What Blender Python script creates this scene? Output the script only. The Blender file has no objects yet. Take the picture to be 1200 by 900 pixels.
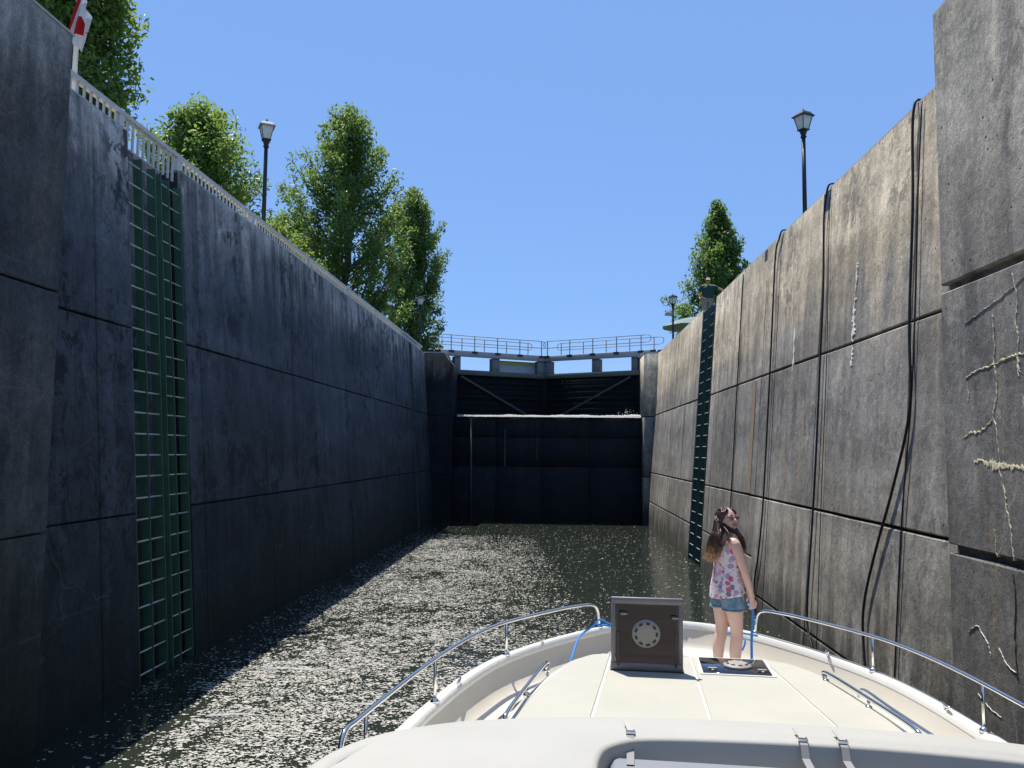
import bpy, bmesh, math, random
import numpy as np
from mathutils import Vector, Matrix
rnd = random.Random(7)
nrg = np.random.default_rng(11)
SC = bpy.context.scene
COL = SC.collection
R = math.radians
H = 3.33                                    # eye height above the water

# ---------------------------------------------------------------- camera
cam = bpy.data.cameras.new('camera'); cam_ob = bpy.data.objects.new('camera', cam); COL.objects.link(cam_ob)
def cam_axes(p, y, r):
    fwd = Vector((math.sin(y)*math.cos(p), math.cos(y)*math.cos(p), math.sin(p)))
    right = Vector((math.cos(y), -math.sin(y), 0)); up = right.cross(fwd)
    return math.cos(r)*right+math.sin(r)*up, -math.sin(r)*right+math.cos(r)*up, fwd
_r, _u, _f = cam_axes(.0804, -.0538, .0098)
cam_ob.matrix_world = Matrix(((_r.x, _u.x, -_f.x, 0), (_r.y, _u.y, -_f.y, 0), (_r.z, _u.z, -_f.z, H), (0, 0, 0, 1)))
cam.sensor_width = 36; cam.lens = 975.76/1200*36; cam.clip_start = .05; cam.clip_end = 6000
SC.camera = cam_ob
SC.render.resolution_x, SC.render.resolution_y = 1024, 768

# ---------------------------------------------------------------- sky, sun, exposure
TO_SUN = Vector((-.205, .32, 1)).normalized()
EL = math.asin(TO_SUN.z); ROT = math.atan2(TO_SUN.x, TO_SUN.y)
wd = bpy.data.worlds.new('World'); SC.world = wd; wd.use_nodes = True
wn = wd.node_tree.nodes; wl = wd.node_tree.links
bg = wn['Background']; bg.inputs['Strength'].default_value = .105
sk = wn.new('ShaderNodeTexSky'); sk.sky_type = 'NISHITA'; sk.sun_disc = False
sk.sun_elevation = EL; sk.sun_rotation = ROT; sk.altitude = 0; sk.air_density = 1.0; sk.dust_density = .05; sk.ozone_density = 6.
hs = wn.new('ShaderNodeHueSaturation'); hs.inputs['Saturation'].default_value = 1.2
wl.new(sk.outputs[0], hs.inputs['Color']); hz = wn.new('ShaderNodeMix'); hz.data_type = 'RGBA'; hz.inputs[0].default_value = .68; hz.inputs[7].default_value = (1.95, 3.25, 6.35, 1)   # flat blue mixed in, evening out the sky gradient
wl.new(hs.outputs[0], hz.inputs[6]); wl.new(hz.outputs[2], bg.inputs['Color'])
sun = bpy.data.lights.new('sun', 'SUN'); sun_ob = bpy.data.objects.new('sun', sun); COL.objects.link(sun_ob)
sun.energy = 4.6; sun.angle = R(.53); sun.color = (1, .95, .87)
sun_ob.rotation_euler = (-TO_SUN).to_track_quat('-Z', 'Y').to_euler(); sun_ob.location = (-20, 20, 60)
SC.view_settings.view_transform = 'Standard'; SC.view_settings.look = 'None'
SC.view_settings.exposure = .5; SC.view_settings.gamma = 1

# ---------------------------------------------------------------- object helpers
def tag(o, label=None, cat=None, group=None, kind=None):
    if label: o['label'] = label
    if cat: o['category'] = cat
    if group: o['group'] = group
    if kind: o['kind'] = kind
    return o
def empty(name, loc=(0, 0, 0), rz=0, label=None, cat=None, group=None):
    o = bpy.data.objects.new(name, None); COL.objects.link(o); o.location = loc; o.rotation_euler = (0, 0, rz)
    o.empty_display_size = .2
    return tag(o, label, cat, group)
def link(name, me, mat=None, parent=None):
    o = bpy.data.objects.new(name, me); COL.objects.link(o)
    if mat and not me.materials: me.materials.append(mat)
    if parent: o.parent = parent
    return o
class MB:
    def __init__(s): s.v = []; s.f = []
    def add(s, vs, fs):
        n = len(s.v); s.v += [tuple(p) for p in vs]; s.f += [tuple(i+n for i in f) for f in fs]; return s
    def box(s, a, b):
        x0, y0, z0 = a; x1, y1, z1 = b
        return s.add([(x0,y0,z0),(x1,y0,z0),(x1,y1,z0),(x0,y1,z0),(x0,y0,z1),(x1,y0,z1),(x1,y1,z1),(x0,y1,z1)],
                     [(0,3,2,1),(4,5,6,7),(0,1,5,4),(1,2,6,5),(2,3,7,6),(3,0,4,7)])
    def hexa(s, b4, t4):
        return s.add(list(b4)+list(t4), [(0,3,2,1),(4,5,6,7),(0,1,5,4),(1,2,6,5),(2,3,7,6),(3,0,4,7)])
    def loft(s, pts, rad, n=10, side=None, cap=True):
        """closed tube along pts; rad = r or (r_side, r_other) per point; side = reference direction of r_side"""
        pts = [Vector(p) for p in pts]; m = len(pts); ref = Vector(side) if side else None; base = len(s.v); prev = None
        for i, p in enumerate(pts):
            d = (pts[min(i+1, m-1)]-pts[max(i-1, 0)])
            d = d.normalized() if d.length > 1e-9 else Vector((0, 0, 1))
            if ref is not None: a = ref-d*ref.dot(d)
            elif prev is not None: a = prev-d*prev.dot(d)
            else: a = d.orthogonal()
            if a.length < 1e-6: a = d.orthogonal()
            a.normalize(); prev = a; b = d.cross(a)
            r = rad[i] if isinstance(rad, (list, tuple)) else rad
            ra, rb = r if isinstance(r, (list, tuple)) else (r, r)
            for k in range(n):
                t = 2*math.pi*k/n
                q = p+a*(ra*math.cos(t))+b*(rb*math.sin(t)); s.v.append((q.x, q.y, q.z))
        for i in range(m-1):
            for k in range(n):
                a0 = base+i*n+k; a1 = base+i*n+(k+1) % n
                s.f.append((a0, a1, a1+n, a0+n))
        if cap:
            s.f.append(tuple(base+k for k in reversed(range(n)))); s.f.append(tuple(base+(m-1)*n+k for k in range(n)))
        return s
    def cyl(s, a, b, r, n=10, r2=None): return s.loft([a, b], [r, r if r2 is None else r2], n)
    def ball(s, c, r, n=12, m=8):
        rx, ry, rz = r if isinstance(r, (list, tuple)) else (r, r, r); base = len(s.v)
        for i in range(1, m):
            t = math.pi*i/m
            for k in range(n):
                p = 2*math.pi*k/n
                s.v.append((c[0]+rx*math.sin(t)*math.cos(p), c[1]+ry*math.sin(t)*math.sin(p), c[2]-rz*math.cos(t)))
        lo = len(s.v); s.v.append((c[0], c[1], c[2]-rz)); hi = len(s.v); s.v.append((c[0], c[1], c[2]+rz))
        for i in range(m-2):
            for k in range(n):
                a0 = base+i*n+k; a1 = base+i*n+(k+1) % n; s.f.append((a0, a1, a1+n, a0+n))
        for k in range(n):
            s.f.append((lo, base+(k+1) % n, base+k)); e = base+(m-2)*n; s.f.append((hi, e+k, e+(k+1) % n))
        return s
    def mesh(s, name, smooth=False):
        me = bpy.data.meshes.new(name); me.from_pydata(s.v, [], s.f); me.update()
        if smooth: me.polygons.foreach_set('use_smooth', [True]*len(me.polygons))
        return me
    def build(s, name, mat, parent=None, smooth=False): return link(name, s.mesh(name, smooth), mat, parent)
def auto_smooth(o, ang=40):
    me = o.data
    bm = bmesh.new(); bm.from_mesh(me)
    for e in bm.edges:
        e.smooth = not (len(e.link_faces) == 2 and e.calc_face_angle(0) > R(ang))
    for f in bm.faces: f.smooth = True
    bm.to_mesh(me); bm.free(); return o
def bevel(o, w=.01, seg=2):
    bm = bmesh.new(); bm.from_mesh(o.data)
    bmesh.ops.remove_doubles(bm, verts=bm.verts, dist=1e-5)
    bmesh.ops.recalc_face_normals(bm, faces=bm.faces)
    ed = [e for e in bm.edges if len(e.link_faces) == 2 and e.calc_face_angle(0) > R(35)]
    bmesh.ops.bevel(bm, geom=ed, offset=w, segments=seg, affect='EDGES', profile=.5, clamp_overlap=True)
    bm.to_mesh(o.data); bm.free(); return auto_smooth(o, 50)
def remeshed(mb, name, mat, parent=None, voxel=.01, smooth=3):
    me = mb.mesh(name); ob = bpy.data.objects.new(name, me); COL.objects.link(ob)
    m = ob.modifiers.new('r', 'REMESH'); m.mode = 'VOXEL'; m.voxel_size = voxel
    if smooth:
        k = ob.modifiers.new('s', 'SMOOTH'); k.factor = .5; k.iterations = smooth
    dg = bpy.context.evaluated_depsgraph_get(); out = bpy.data.meshes.new_from_object(ob.evaluated_get(dg))
    bpy.data.objects.remove(ob); bpy.data.meshes.remove(me); out.name = name; out.materials.clear()
    out.polygons.foreach_set('use_smooth', [True]*len(out.polygons)); out.update()
    return link(name, out, mat, parent)
def smooth_path(pts, sub=6, closed=False):
    P = [Vector(p) for p in pts]; n = len(P); out = []
    for i in range(n if closed else n-1):
        g = (lambda j: P[j % n]) if closed else (lambda j: P[max(0, min(n-1, j))])
        p0, p1, p2, p3 = g(i-1), g(i), g(i+1), g(i+2)
        for k in range(sub):
            t = k/sub
            out.append(.5*((2*p1)+(p2-p0)*t+(2*p0-5*p1+4*p2-p3)*t*t+(3*p1-p0-3*p2+p3)*t**3))
    if not closed: out.append(P[-1])
    return out
def interp(tab, x):
    if x <= tab[0][0]: return tab[0][1]
    for (a, b), (c, d) in zip(tab, tab[1:]):
        if x <= c: return b+(d-b)*(x-a)/(c-a)
    return tab[-1][1]

# ---------------------------------------------------------------- materials
class NT:
    def __init__(s, name):
        s.m = bpy.data.materials.new(name); s.m.use_nodes = True; s.t = s.m.node_tree; s.n = s.t.nodes; s.b = s.n['Principled BSDF']; s.out = s.n['Material Output']
    def new(s, ty, **kw):
        x = s.n.new(ty)
        for k, v in kw.items(): setattr(x, k, v)
        return x
    def link(s, a, b): s.t.links.new(a, b)
    def val(s, sock, v):
        if isinstance(v, bpy.types.NodeSocket): s.link(v, sock)
        else: sock.default_value = v
    def math(s, op, a, b=0., c=0., clamp=False):
        x = s.new('ShaderNodeMath', operation=op); x.use_clamp = clamp
        s.val(x.inputs[0], a); s.val(x.inputs[1], b)
        s.val(x.inputs[2], c); return x.outputs[0]
    def pos(s): return s.new('ShaderNodeNewGeometry').outputs['Position']
    def obj(s): return s.new('ShaderNodeTexCoord').outputs['Object']
    def mapv(s, vec, scale=(1, 1, 1), loc=(0, 0, 0)):
        x = s.new('ShaderNodeMapping'); s.link(vec, x.inputs['Vector']); x.inputs['Scale'].default_value = scale; x.inputs['Location'].default_value = loc; return x.outputs[0]
    def sep(s, vec):
        x = s.new('ShaderNodeSeparateXYZ'); s.link(vec, x.inputs[0]); return x.outputs
    def noise(s, vec, scale, detail=4, rough=.55, dist=0.):
        x = s.new('ShaderNodeTexNoise'); s.link(vec, x.inputs['Vector']); x.inputs['Scale'].default_value = scale
        x.inputs['Detail'].default_value = detail; x.inputs['Roughness'].default_value = rough; x.inputs['Distortion'].default_value = dist; return x.outputs['Fac']
    def vor(s, vec, scale, feat='F1'):
        x = s.new('ShaderNodeTexVoronoi', feature=feat); s.link(vec, x.inputs['Vector']); x.inputs['Scale'].default_value = scale; return x.outputs
    def ramp(s, fac, stops, interp='LINEAR'):
        x = s.new('ShaderNodeValToRGB'); s.val(x.inputs[0], fac); cr = x.color_ramp; cr.interpolation = interp
        while len(cr.elements) < len(stops): cr.elements.new(.5)
        for e, (p, c) in zip(cr.elements, stops):
            e.position = p; e.color = (c[0], c[1], c[2], 1) if isinstance(c, (tuple, list)) else (c, c, c, 1)
        return x.outputs['Color']
    def mix(s, fac, a, b, mode='MIX'):
        x = s.new('ShaderNodeMix', data_type='RGBA', blend_type=mode); s.val(x.inputs[0], fac)
        for sock, v in ((x.inputs[6], a), (x.inputs[7], b)):
            if isinstance(v, (tuple, list)): sock.default_value = (v[0], v[1], v[2], 1)
            else: s.link(v, sock)
        return x.outputs[2]
    def bump(s, h, strength=.3, dist=.02, prev=None):
        x = s.new('ShaderNodeBump'); x.inputs['Strength'].default_value = strength; x.inputs['Distance'].default_value = dist
        s.link(h, x.inputs['Height'])
        if prev: s.link(prev, x.inputs['Normal'])
        return x.outputs[0]
    def set(s, **kw):
        for k, v in kw.items():
            k = {'color': 'Base Color', 'rough': 'Roughness', 'metal': 'Metallic', 'normal': 'Normal', 'spec': 'Specular IOR Level', 'trans': 'Transmission Weight', 'coat': 'Coat Weight', 'alpha': 'Alpha', 'ior': 'IOR'}[k]
            sock = s.b.inputs[k]
            if isinstance(v, (tuple, list)): v = (v[0], v[1], v[2], 1)
            s.val(sock, v)
        return s.m
def simple(name, col, rough=.5, metal=0., var=.12, nscale=9, bump=0., bscale=60, spec=.5, coat=0.):
    t = NT(name); p = t.obj(); n = t.noise(p, nscale, 5)
    c = t.mix(n, tuple(x*(1-var) for x in col), tuple(min(1, x*(1+var)) for x in col))
    t.set(color=c, metal=metal, spec=spec, coat=coat, rough=t.math('MULTIPLY_ADD', n, .18, rough-.09))
    if bump: t.set(normal=t.bump(t.noise(p, bscale, 4), bump, .01))
    return t.m
def concrete(name, heights, streak=.5, blotch=(.03, .028, .027), blotch_amt=.5, tint=(.3, .21, .12), tint_amt=.25, seed=0., rough=.88, spec=.25, wet=0., lines=.3, cracks=.5, crackc=(.36, .33, .28)):
    """weathered lock concrete; heights = [(z, colour)...] algae and water stains by height broken by noise"""
    t = NT(name); p = t.mapv(t.pos(), (1, 1, 1), (seed, seed*1.7, 0)); z = t.sep(p)[2]
    big = t.noise(p, .9, 6, .6)
    st = t.noise(t.mapv(p, (2.6, 2.6, .26)), 1, 6, .62, .5)            # runs down the face
    st2 = t.noise(t.mapv(p, (9, 9, .6)), 1, 5, .65, .4)
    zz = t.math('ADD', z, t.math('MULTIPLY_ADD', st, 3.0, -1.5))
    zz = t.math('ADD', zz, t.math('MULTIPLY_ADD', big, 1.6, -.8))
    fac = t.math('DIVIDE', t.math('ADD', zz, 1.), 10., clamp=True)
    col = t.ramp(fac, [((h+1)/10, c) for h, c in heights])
    k = t.ramp(st, [(.34, .6), (.5, 1.), (.68, 1.4)]); col = t.mix(streak, col, k, 'MULTIPLY')
    k2 = t.ramp(st2, [(.3, .6), (.55, 1.), (.75, 1.35)]); col = t.mix(streak*.5, col, k2, 'MULTIPLY')
    md = t.noise(p, 3.2, 7, .68, .25); col = t.mix(.55, col, t.ramp(md, [(.3, .55), (.5, 1.), (.7, 1.5)]), 'MULTIPLY')
    lift = t.noise(t.mapv(p, (.25, .25, 1.1)), 1, 2, .4); col = t.mix(.7, col, t.ramp(lift, [(.35, .7), (.5, 1.), (.65, 1.3)]), 'MULTIPLY')
    sc = t.ramp(t.noise(t.mapv(p, (2.6, 2.6, .22), (3, 1, 8)), 1, 5, .6), [(.54, 0.), (.68, 1.)])
    col = t.mix(t.math('MULTIPLY', sc, tint_amt), col, tint)
    bl = t.ramp(t.noise(t.mapv(p, (1, 1, .75)), 3.2, 10, .74, .5), [(.51, 0.), (.545, 1.)])
    bl2 = t.ramp(t.noise(p, .55, 3), [(.42, 0.), (.6, 1.)])
    col = t.mix(t.math('MULTIPLY', t.math('MULTIPLY', bl, bl2), blotch_amt), col, blotch)
    g = t.noise(p, 45, 6, .75); col = t.mix(.75, col, t.ramp(g, [(.3, .45), (.5, 1.), (.7, 1.5)]), 'MULTIPLY')
    g2 = t.noise(p, 11, 6, .7); col = t.mix(.6, col, t.ramp(g2, [(.3, .6), (.5, 1.), (.72, 1.4)]), 'MULTIPLY')
    gg = t.noise(p, 130, 3, .8); col = t.mix(.7, col, t.ramp(gg, [(.32, .45), (.5, 1.), (.66, 1.6)]), 'MULTIPLY')
    dn = t.new('ShaderNodeTexNoise'); t.link(p, dn.inputs['Vector']); dn.inputs['Scale'].default_value = 2.2; dn.inputs['Detail'].default_value = 6
    dv = t.new('ShaderNodeMixRGB'); dv.blend_type = 'ADD'; dv.inputs[0].default_value = .55; t.link(p, dv.inputs[1]); t.link(dn.outputs['Color'], dv.inputs[2])
    ce = t.vor(dv.outputs[0], .55, 'DISTANCE_TO_EDGE')['Distance']; ck = t.math('MULTIPLY', t.math('LESS_THAN', ce, t.math('MULTIPLY', gg, .011)), t.ramp(t.noise(p, .8, 3), [(.5, 0.), (.58, 1.)]))
    col = t.mix(t.math('MULTIPLY', ck, cracks), col, crackc)
    v3 = t.vor(p, 7.5); chip = t.math('MULTIPLY', t.ramp(v3['Distance'], [(.10, 1.), (.15, 0.)]), t.math('GREATER_THAN', t.sep(v3['Color'])[0], .82))
    col = t.mix(t.math('MULTIPLY', chip, .8), col, (.018, .017, .017))
    v = t.vor(p, 26); pit = t.ramp(v['Distance'], [(.08, 0.), (.16, 1.)])
    pm = t.ramp(t.noise(p, 8, 2), [(.55, 1.), (.62, 0.)]); pit = t.math('MAXIMUM', pit, pm)
    col = t.mix(t.math('MULTIPLY_ADD', pit, -.75, .75), col, (.012, .012, .013))
    ob = t.new('ShaderNodeObjectInfo').outputs['Random']
    hv = t.new('ShaderNodeHueSaturation'); t.link(t.math('MULTIPLY_ADD', ob, .34, .83), hv.inputs['Value']); t.link(col, hv.inputs['Color'])
    pl = t.math('PINGPONG', t.math('ADD', z, t.math('MULTIPLY', big, .06)), .66)     # lift lines left by the formwork
    plm = t.math('MULTIPLY', t.math('LESS_THAN', pl, .012), t.ramp(t.noise(p, 1.3, 3), [(.45, 0.), (.6, 1.)]))
    col2 = t.mix(t.math('MULTIPLY', plm, lines), hv.outputs[0], (.28, .26, .24))
    wetf = t.math('MULTIPLY', t.ramp(t.math('DIVIDE', zz, 1.2, clamp=True), [(.2, 1.), (.9, 0.)]), .65)
    col2 = t.mix(wetf, col2, (.012, .015, .011))
    nb = t.bump(t.noise(p, 70, 6, .7), .4, .010)
    nb = t.bump(g2, .3, .03, nb); nb = t.bump(big, .25, .10, nb); nb = t.bump(pit, .6, .02, nb); nb = t.bump(t.math('SUBTRACT', 1., chip), .7, .03, nb)
    t.set(color=col2, spec=spec, normal=nb, rough=t.math('MULTIPLY_ADD', big, .2, rough-.14-wet))
    return t.m
M = {}
M['conc_right'] = concrete('sun_warmed_concrete', [(-1, (.125, .112, .085)), (.5, (.20, .185, .155)), (2.2, (.25, .232, .20)), (4.2, (.26, .245, .225)), (5.4, (.34, .305, .255)), (6.5, (.60, .49, .34)), (7.4, (.80, .66, .46))], .45, (.07, .066, .068), .5, (.48, .35, .22), .3)  # lit-wall copy: warmth and strength of the sun put into the colours
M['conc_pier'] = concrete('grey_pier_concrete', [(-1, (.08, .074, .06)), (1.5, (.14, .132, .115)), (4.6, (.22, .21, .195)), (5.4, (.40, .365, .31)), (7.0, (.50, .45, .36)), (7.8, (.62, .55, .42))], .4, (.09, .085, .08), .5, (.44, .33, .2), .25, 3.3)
M['conc_left'] = concrete('shade_blued_concrete', [(-1, (.016, .024, .028)), (1.5, (.019, .027, .033)), (4.6, (.052, .066, .08)), (6.6, (.075, .086, .096)), (7.4, (.17, .165, .155)), (7.95, (.36, .34, .31))], .36, (.010, .014, .016), .85, (.12, .125, .12), .12, 7.7, lines=.07, cracks=.25, crackc=(.16, .17, .16))  # shaded-wall copy: blue of the shade put into the algae colours
M['conc_pierleft'] = concrete('shade_blued_pier_concrete', [(-1, (.016, .024, .026)), (1.8, (.018, .024, .027)), (3.8, (.066, .075, .078)), (5.4, (.042, .051, .058)), (7.0, (.10, .10, .093)), (7.9, (.24, .23, .21))], .4, (.018, .024, .026), .9, (.15, .15, .125), .14, 5.1, lines=.08, cracks=.25, crackc=(.16, .17, .16))  # same shade blue put into the stain colours of the pier
M['conc_dark'] = concrete('shade_dark_concrete', [(-1, (.006, .010, .015)), (4, (.008, .012, .018)), (6.8, (.018, .02, .022)), (7.6, (.13, .11, .085))], .45, (.006, .006, .006), .6, (.03, .026, .02), .12, 9.1, .8, .25, lines=.03, cracks=0.)  # shaded copy for gate end and slot: dark bluish shade put into the colour
M['joint'] = simple('joint_shadow_mortar', (.03, .029, .028), .95, bump=.4)
M['coping'] = simple('pale_coping_concrete', (.42, .4, .36), .85, var=.25, nscale=6, bump=.4)
M['kerb'] = simple('weathered_grey_paint', (.55, .53, .48), .6, var=.3, nscale=5, bump=.2)
M['green'] = simple('green_ladder_paint', (.045, .115, .07), .55, var=.45, nscale=3, bump=.3)
M['green_dark'] = simple('dark_green_steel', (.03, .075, .06), .6, var=.4, nscale=4, bump=.3)
M['pale_steel'] = simple('pale_stained_steel', (.075, .08, .078), .7, var=.5, nscale=9)
M['rung'] = simple('worn_rung_steel', (.42, .44, .41), .45, metal=.3, var=.3)
M['black'] = simple('black_metal', (.012, .013, .016), .45, var=.3)
M['rubber'] = simple('black_cable_sheath', (.009, .009, .01), .6, var=.3)
M['timber'] = simple('wet_black_timber', (.009, .012, .014), .9, var=.5, nscale=2, bump=.5, bscale=12, spec=.15)
M['gate_grey'] = simple('grey_gate_paint', (.36, .37, .38), .6, var=.18, nscale=4, bump=.15)
M['gate_post'] = simple('weathered_gate_post', (.17, .18, .19), .7, var=.3, nscale=5, bump=.3)
M['gate_rail'] = simple('mossy_gate_rail', (.10, .12, .10), .75, var=.4, nscale=6, bump=.4)
M['brace'] = simple('rusty_brace_steel', (.06, .057, .054), .7, var=.4, nscale=7)
M['galv'] = simple('galvanised_tube', (.26, .28, .29), .55, var=.15)
M['white'] = simple('white_flag_pole', (.75, .75, .73), .35, var=.06)

# ---------------------------------------------------------------- lock walls
def XL(z): return -(6.030+.0711*(z-H))
def XR(z): return 4.4525+.07042*(z-H)
TOP = 8.0
def panel_mesh(face, y0, y1, z0, z1, g, gz0, gz1, depth=.1, c=.014, jit=0.):
    """one concrete panel: face(z) gives (X of the wall plane, outward sign); chamfered edges, joint gaps g (sides) gz (bottom, top)"""
    y0 += g; y1 -= g; z0 += gz0; z1 -= gz1
    def p(y, z, off): x, s = face(z); return (x+s*(off+jit), y, z)
    ny = max(1, int((y1-y0)/.8)); nz = max(1, int((z1-z0)/1.3))
    ys = [y0+c+(y1-y0-2*c)*i/ny for i in range(ny+1)]; zs = [z0+c+(z1-z0-2*c)*i/nz for i in range(nz+1)]
    mb = MB(); V = []
    for z in zs:
        for y in ys: V.append(p(y, z, rnd.uniform(-.004, .004)))
    F = []
    w = ny+1
    for i in range(nz):
        for j in range(ny): F.append((i*w+j, i*w+j+1, (i+1)*w+j+1, (i+1)*w+j))
    loop = [j for j in range(w)]+[i*w+ny for i in range(1, nz+1)]+[nz*w+j for j in reversed(range(ny))]+[i*w for i in reversed(range(1, nz))]
    n0 = len(V)
    for k in loop:
        q = V[k]; y = q[1]; z = q[2]
        yy = y0 if abs(y-ys[0]) < 1e-6 else (y1 if abs(y-ys[-1]) < 1e-6 else y)
        zz = z0 if abs(z-zs[0]) < 1e-6 else (z1 if abs(z-zs[-1]) < 1e-6 else z)
        V.append(p(yy, zz, -c))
    for k in range(n0, len(V)):                      # slightly worn arrises
        q = V[k]; zz = q[2]+rnd.uniform(-.006, .006); V[k] = (q[0], q[1]+rnd.uniform(-.002, .002), zz)
    n1 = len(V); L = len(loop)
    for k in range(L): y, z = V[n0+k][1], V[n0+k][2]; V.append(p(y, z, -depth))
    for k in range(L):
        a, b = loop[k], loop[(k+1) % L]; m = (k+1) % L
        F.append((a, n0+k, n0+m, b)); F.append((n0+k, n1+k, n1+m, n0+m))
    mb.add(V, F)
    me = mb.mesh('concrete_panel')
    bm = bmesh.new(); bm.from_mesh(me); bmesh.ops.recalc_face_normals(bm, faces=bm.faces); bm.to_mesh(me); bm.free()
    return me
def wall_strip(root, face, mat, ycuts, zcuts_fn, gap=.05, gside=.008, depth=.1, jit=.004):
    for y0, y1 in zip(ycuts, ycuts[1:]):
        if y1-y0 < .05: continue
        zc = zcuts_fn(.5*(y0+y1))
        for i, (z0, z1) in enumerate(zip(zc, zc[1:])):
            me = panel_mesh(face, y0, y1, z0, z1, gside, gap*.5 if i else 0, gap*.5 if i < len(zc)-2 else 0, depth, .014, rnd.uniform(-jit, jit))
            link('concrete_panel', me, mat, root)
def slab(root, name, face, mat, y0, y1, z0, z1, o0, o1):
    """solid between offsets o0 (front) and o1 (back) of a wall plane"""
    def p(y, z, o): x, s = face(z); return (x+s*o, y, z)
    mb = MB().hexa([p(y0, z0, o1), p(y1, z0, o1), p(y1, z0, o0), p(y0, z0, o0)], [p(y0, z1, o1), p(y1, z1, o1), p(y1, z1, o0), p(y0, z1, o0)])
    o = mb.build(name, mat, root)
    bm = bmesh.new(); bm.from_mesh(o.data); bmesh.ops.recalc_face_normals(bm, faces=bm.faces); bm.to_mesh(o.data); bm.free(); return o
fL = lambda z: (XL(z), 1); fR = lambda z: (XR(z), -1)
J1, J2 = 5.05, 2.39
wallL = empty('lock_wall', (-6.4, 24, 0), 0, 'long shaded concrete lock wall, almost black, with the white kerb rail along its top', 'wall')
wallR = empty('lock_wall', (4.8, 24, 0), 0, 'long sunlit concrete lock wall streaked with stains, with black cables hanging down it', 'wall')
for w in (wallL, wallR): w.matrix_world = Matrix.Translation(w.location)
def keep(root):          # children keep world coordinates
    bpy.context.view_layer.update()
    for c in root.children: c.matrix_parent_inverse = root.matrix_world.inverted()
zL = lambda y: [-1.5, J2, J1, TOP]
zR = lambda y: [-1.5, 1.065 if y > 18.8 else .33, J2, J1, TOP]
# left wall: ladder recess 11.67-13.45, far ladder slot 35.24-36.0
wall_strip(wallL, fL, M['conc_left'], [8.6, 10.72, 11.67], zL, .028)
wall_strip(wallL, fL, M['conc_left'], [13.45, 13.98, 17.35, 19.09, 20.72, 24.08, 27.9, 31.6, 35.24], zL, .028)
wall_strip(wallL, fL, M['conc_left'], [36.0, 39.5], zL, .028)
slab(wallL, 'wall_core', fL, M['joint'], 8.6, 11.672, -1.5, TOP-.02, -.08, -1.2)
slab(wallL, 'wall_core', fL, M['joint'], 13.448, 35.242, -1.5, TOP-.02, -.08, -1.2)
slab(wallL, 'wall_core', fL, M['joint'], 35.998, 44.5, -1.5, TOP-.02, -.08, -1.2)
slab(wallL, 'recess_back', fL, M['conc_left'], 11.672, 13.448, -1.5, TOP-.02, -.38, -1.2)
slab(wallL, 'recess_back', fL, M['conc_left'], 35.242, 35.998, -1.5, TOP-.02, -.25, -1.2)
# right wall: ladder slot 25.0-27.3
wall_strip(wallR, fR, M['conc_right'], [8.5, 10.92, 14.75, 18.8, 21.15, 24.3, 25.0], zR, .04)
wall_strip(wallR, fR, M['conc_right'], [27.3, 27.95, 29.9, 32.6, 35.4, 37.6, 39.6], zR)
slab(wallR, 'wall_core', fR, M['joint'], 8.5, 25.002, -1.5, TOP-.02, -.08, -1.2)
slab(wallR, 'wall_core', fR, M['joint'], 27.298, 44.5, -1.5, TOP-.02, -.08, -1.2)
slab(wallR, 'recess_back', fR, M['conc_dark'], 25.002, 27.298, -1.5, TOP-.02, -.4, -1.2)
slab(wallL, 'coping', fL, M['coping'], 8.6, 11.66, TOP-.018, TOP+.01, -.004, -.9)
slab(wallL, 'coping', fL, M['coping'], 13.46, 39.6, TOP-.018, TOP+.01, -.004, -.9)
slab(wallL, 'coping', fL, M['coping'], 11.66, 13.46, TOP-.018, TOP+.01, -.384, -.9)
slab(wallR, 'coping', fR, M['coping'], 8.6, 25.0, TOP-.018, TOP+.012, -.004, -.9)
slab(wallR, 'coping', fR, M['coping'], 27.3, 39.6, TOP-.018, TOP+.012, -.004, -.9)
slab(wallR, 'coping', fR, M['coping'], 25.0, 27.3, TOP-.018, TOP+.012, -.404, -.9)
# near piers: upright faces that stand proud of the battered walls
PR, PL = 4.0, -5.56
fPR = lambda z: (PR, -1); fPL = lambda z: (PL, 1)
pierR = empty('lock_pier', (4.6, 4, 0), 0, 'grey upright concrete pier at the picture edge with yellowish mineral cracks', 'pier')
pierL = empty('lock_pier', (-6.2, 4, 0), 0, 'dark blotchy concrete pier in shade under the flag', 'pier')
for w in (pierR, pierL): w.matrix_world = Matrix.Translation(w.location)
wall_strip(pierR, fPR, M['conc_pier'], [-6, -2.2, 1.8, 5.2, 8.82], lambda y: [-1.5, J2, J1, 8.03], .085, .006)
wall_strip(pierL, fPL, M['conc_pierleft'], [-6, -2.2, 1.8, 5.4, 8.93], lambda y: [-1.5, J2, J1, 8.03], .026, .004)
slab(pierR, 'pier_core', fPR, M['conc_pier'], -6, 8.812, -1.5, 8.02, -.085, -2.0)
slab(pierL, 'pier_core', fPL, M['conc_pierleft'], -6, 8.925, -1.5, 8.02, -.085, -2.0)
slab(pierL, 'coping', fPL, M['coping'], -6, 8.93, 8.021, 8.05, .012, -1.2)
slab(pierR, 'coping', fPR, M['coping'], -6, 8.82, 8.021, 8.045, -.006, -1.2)
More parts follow.
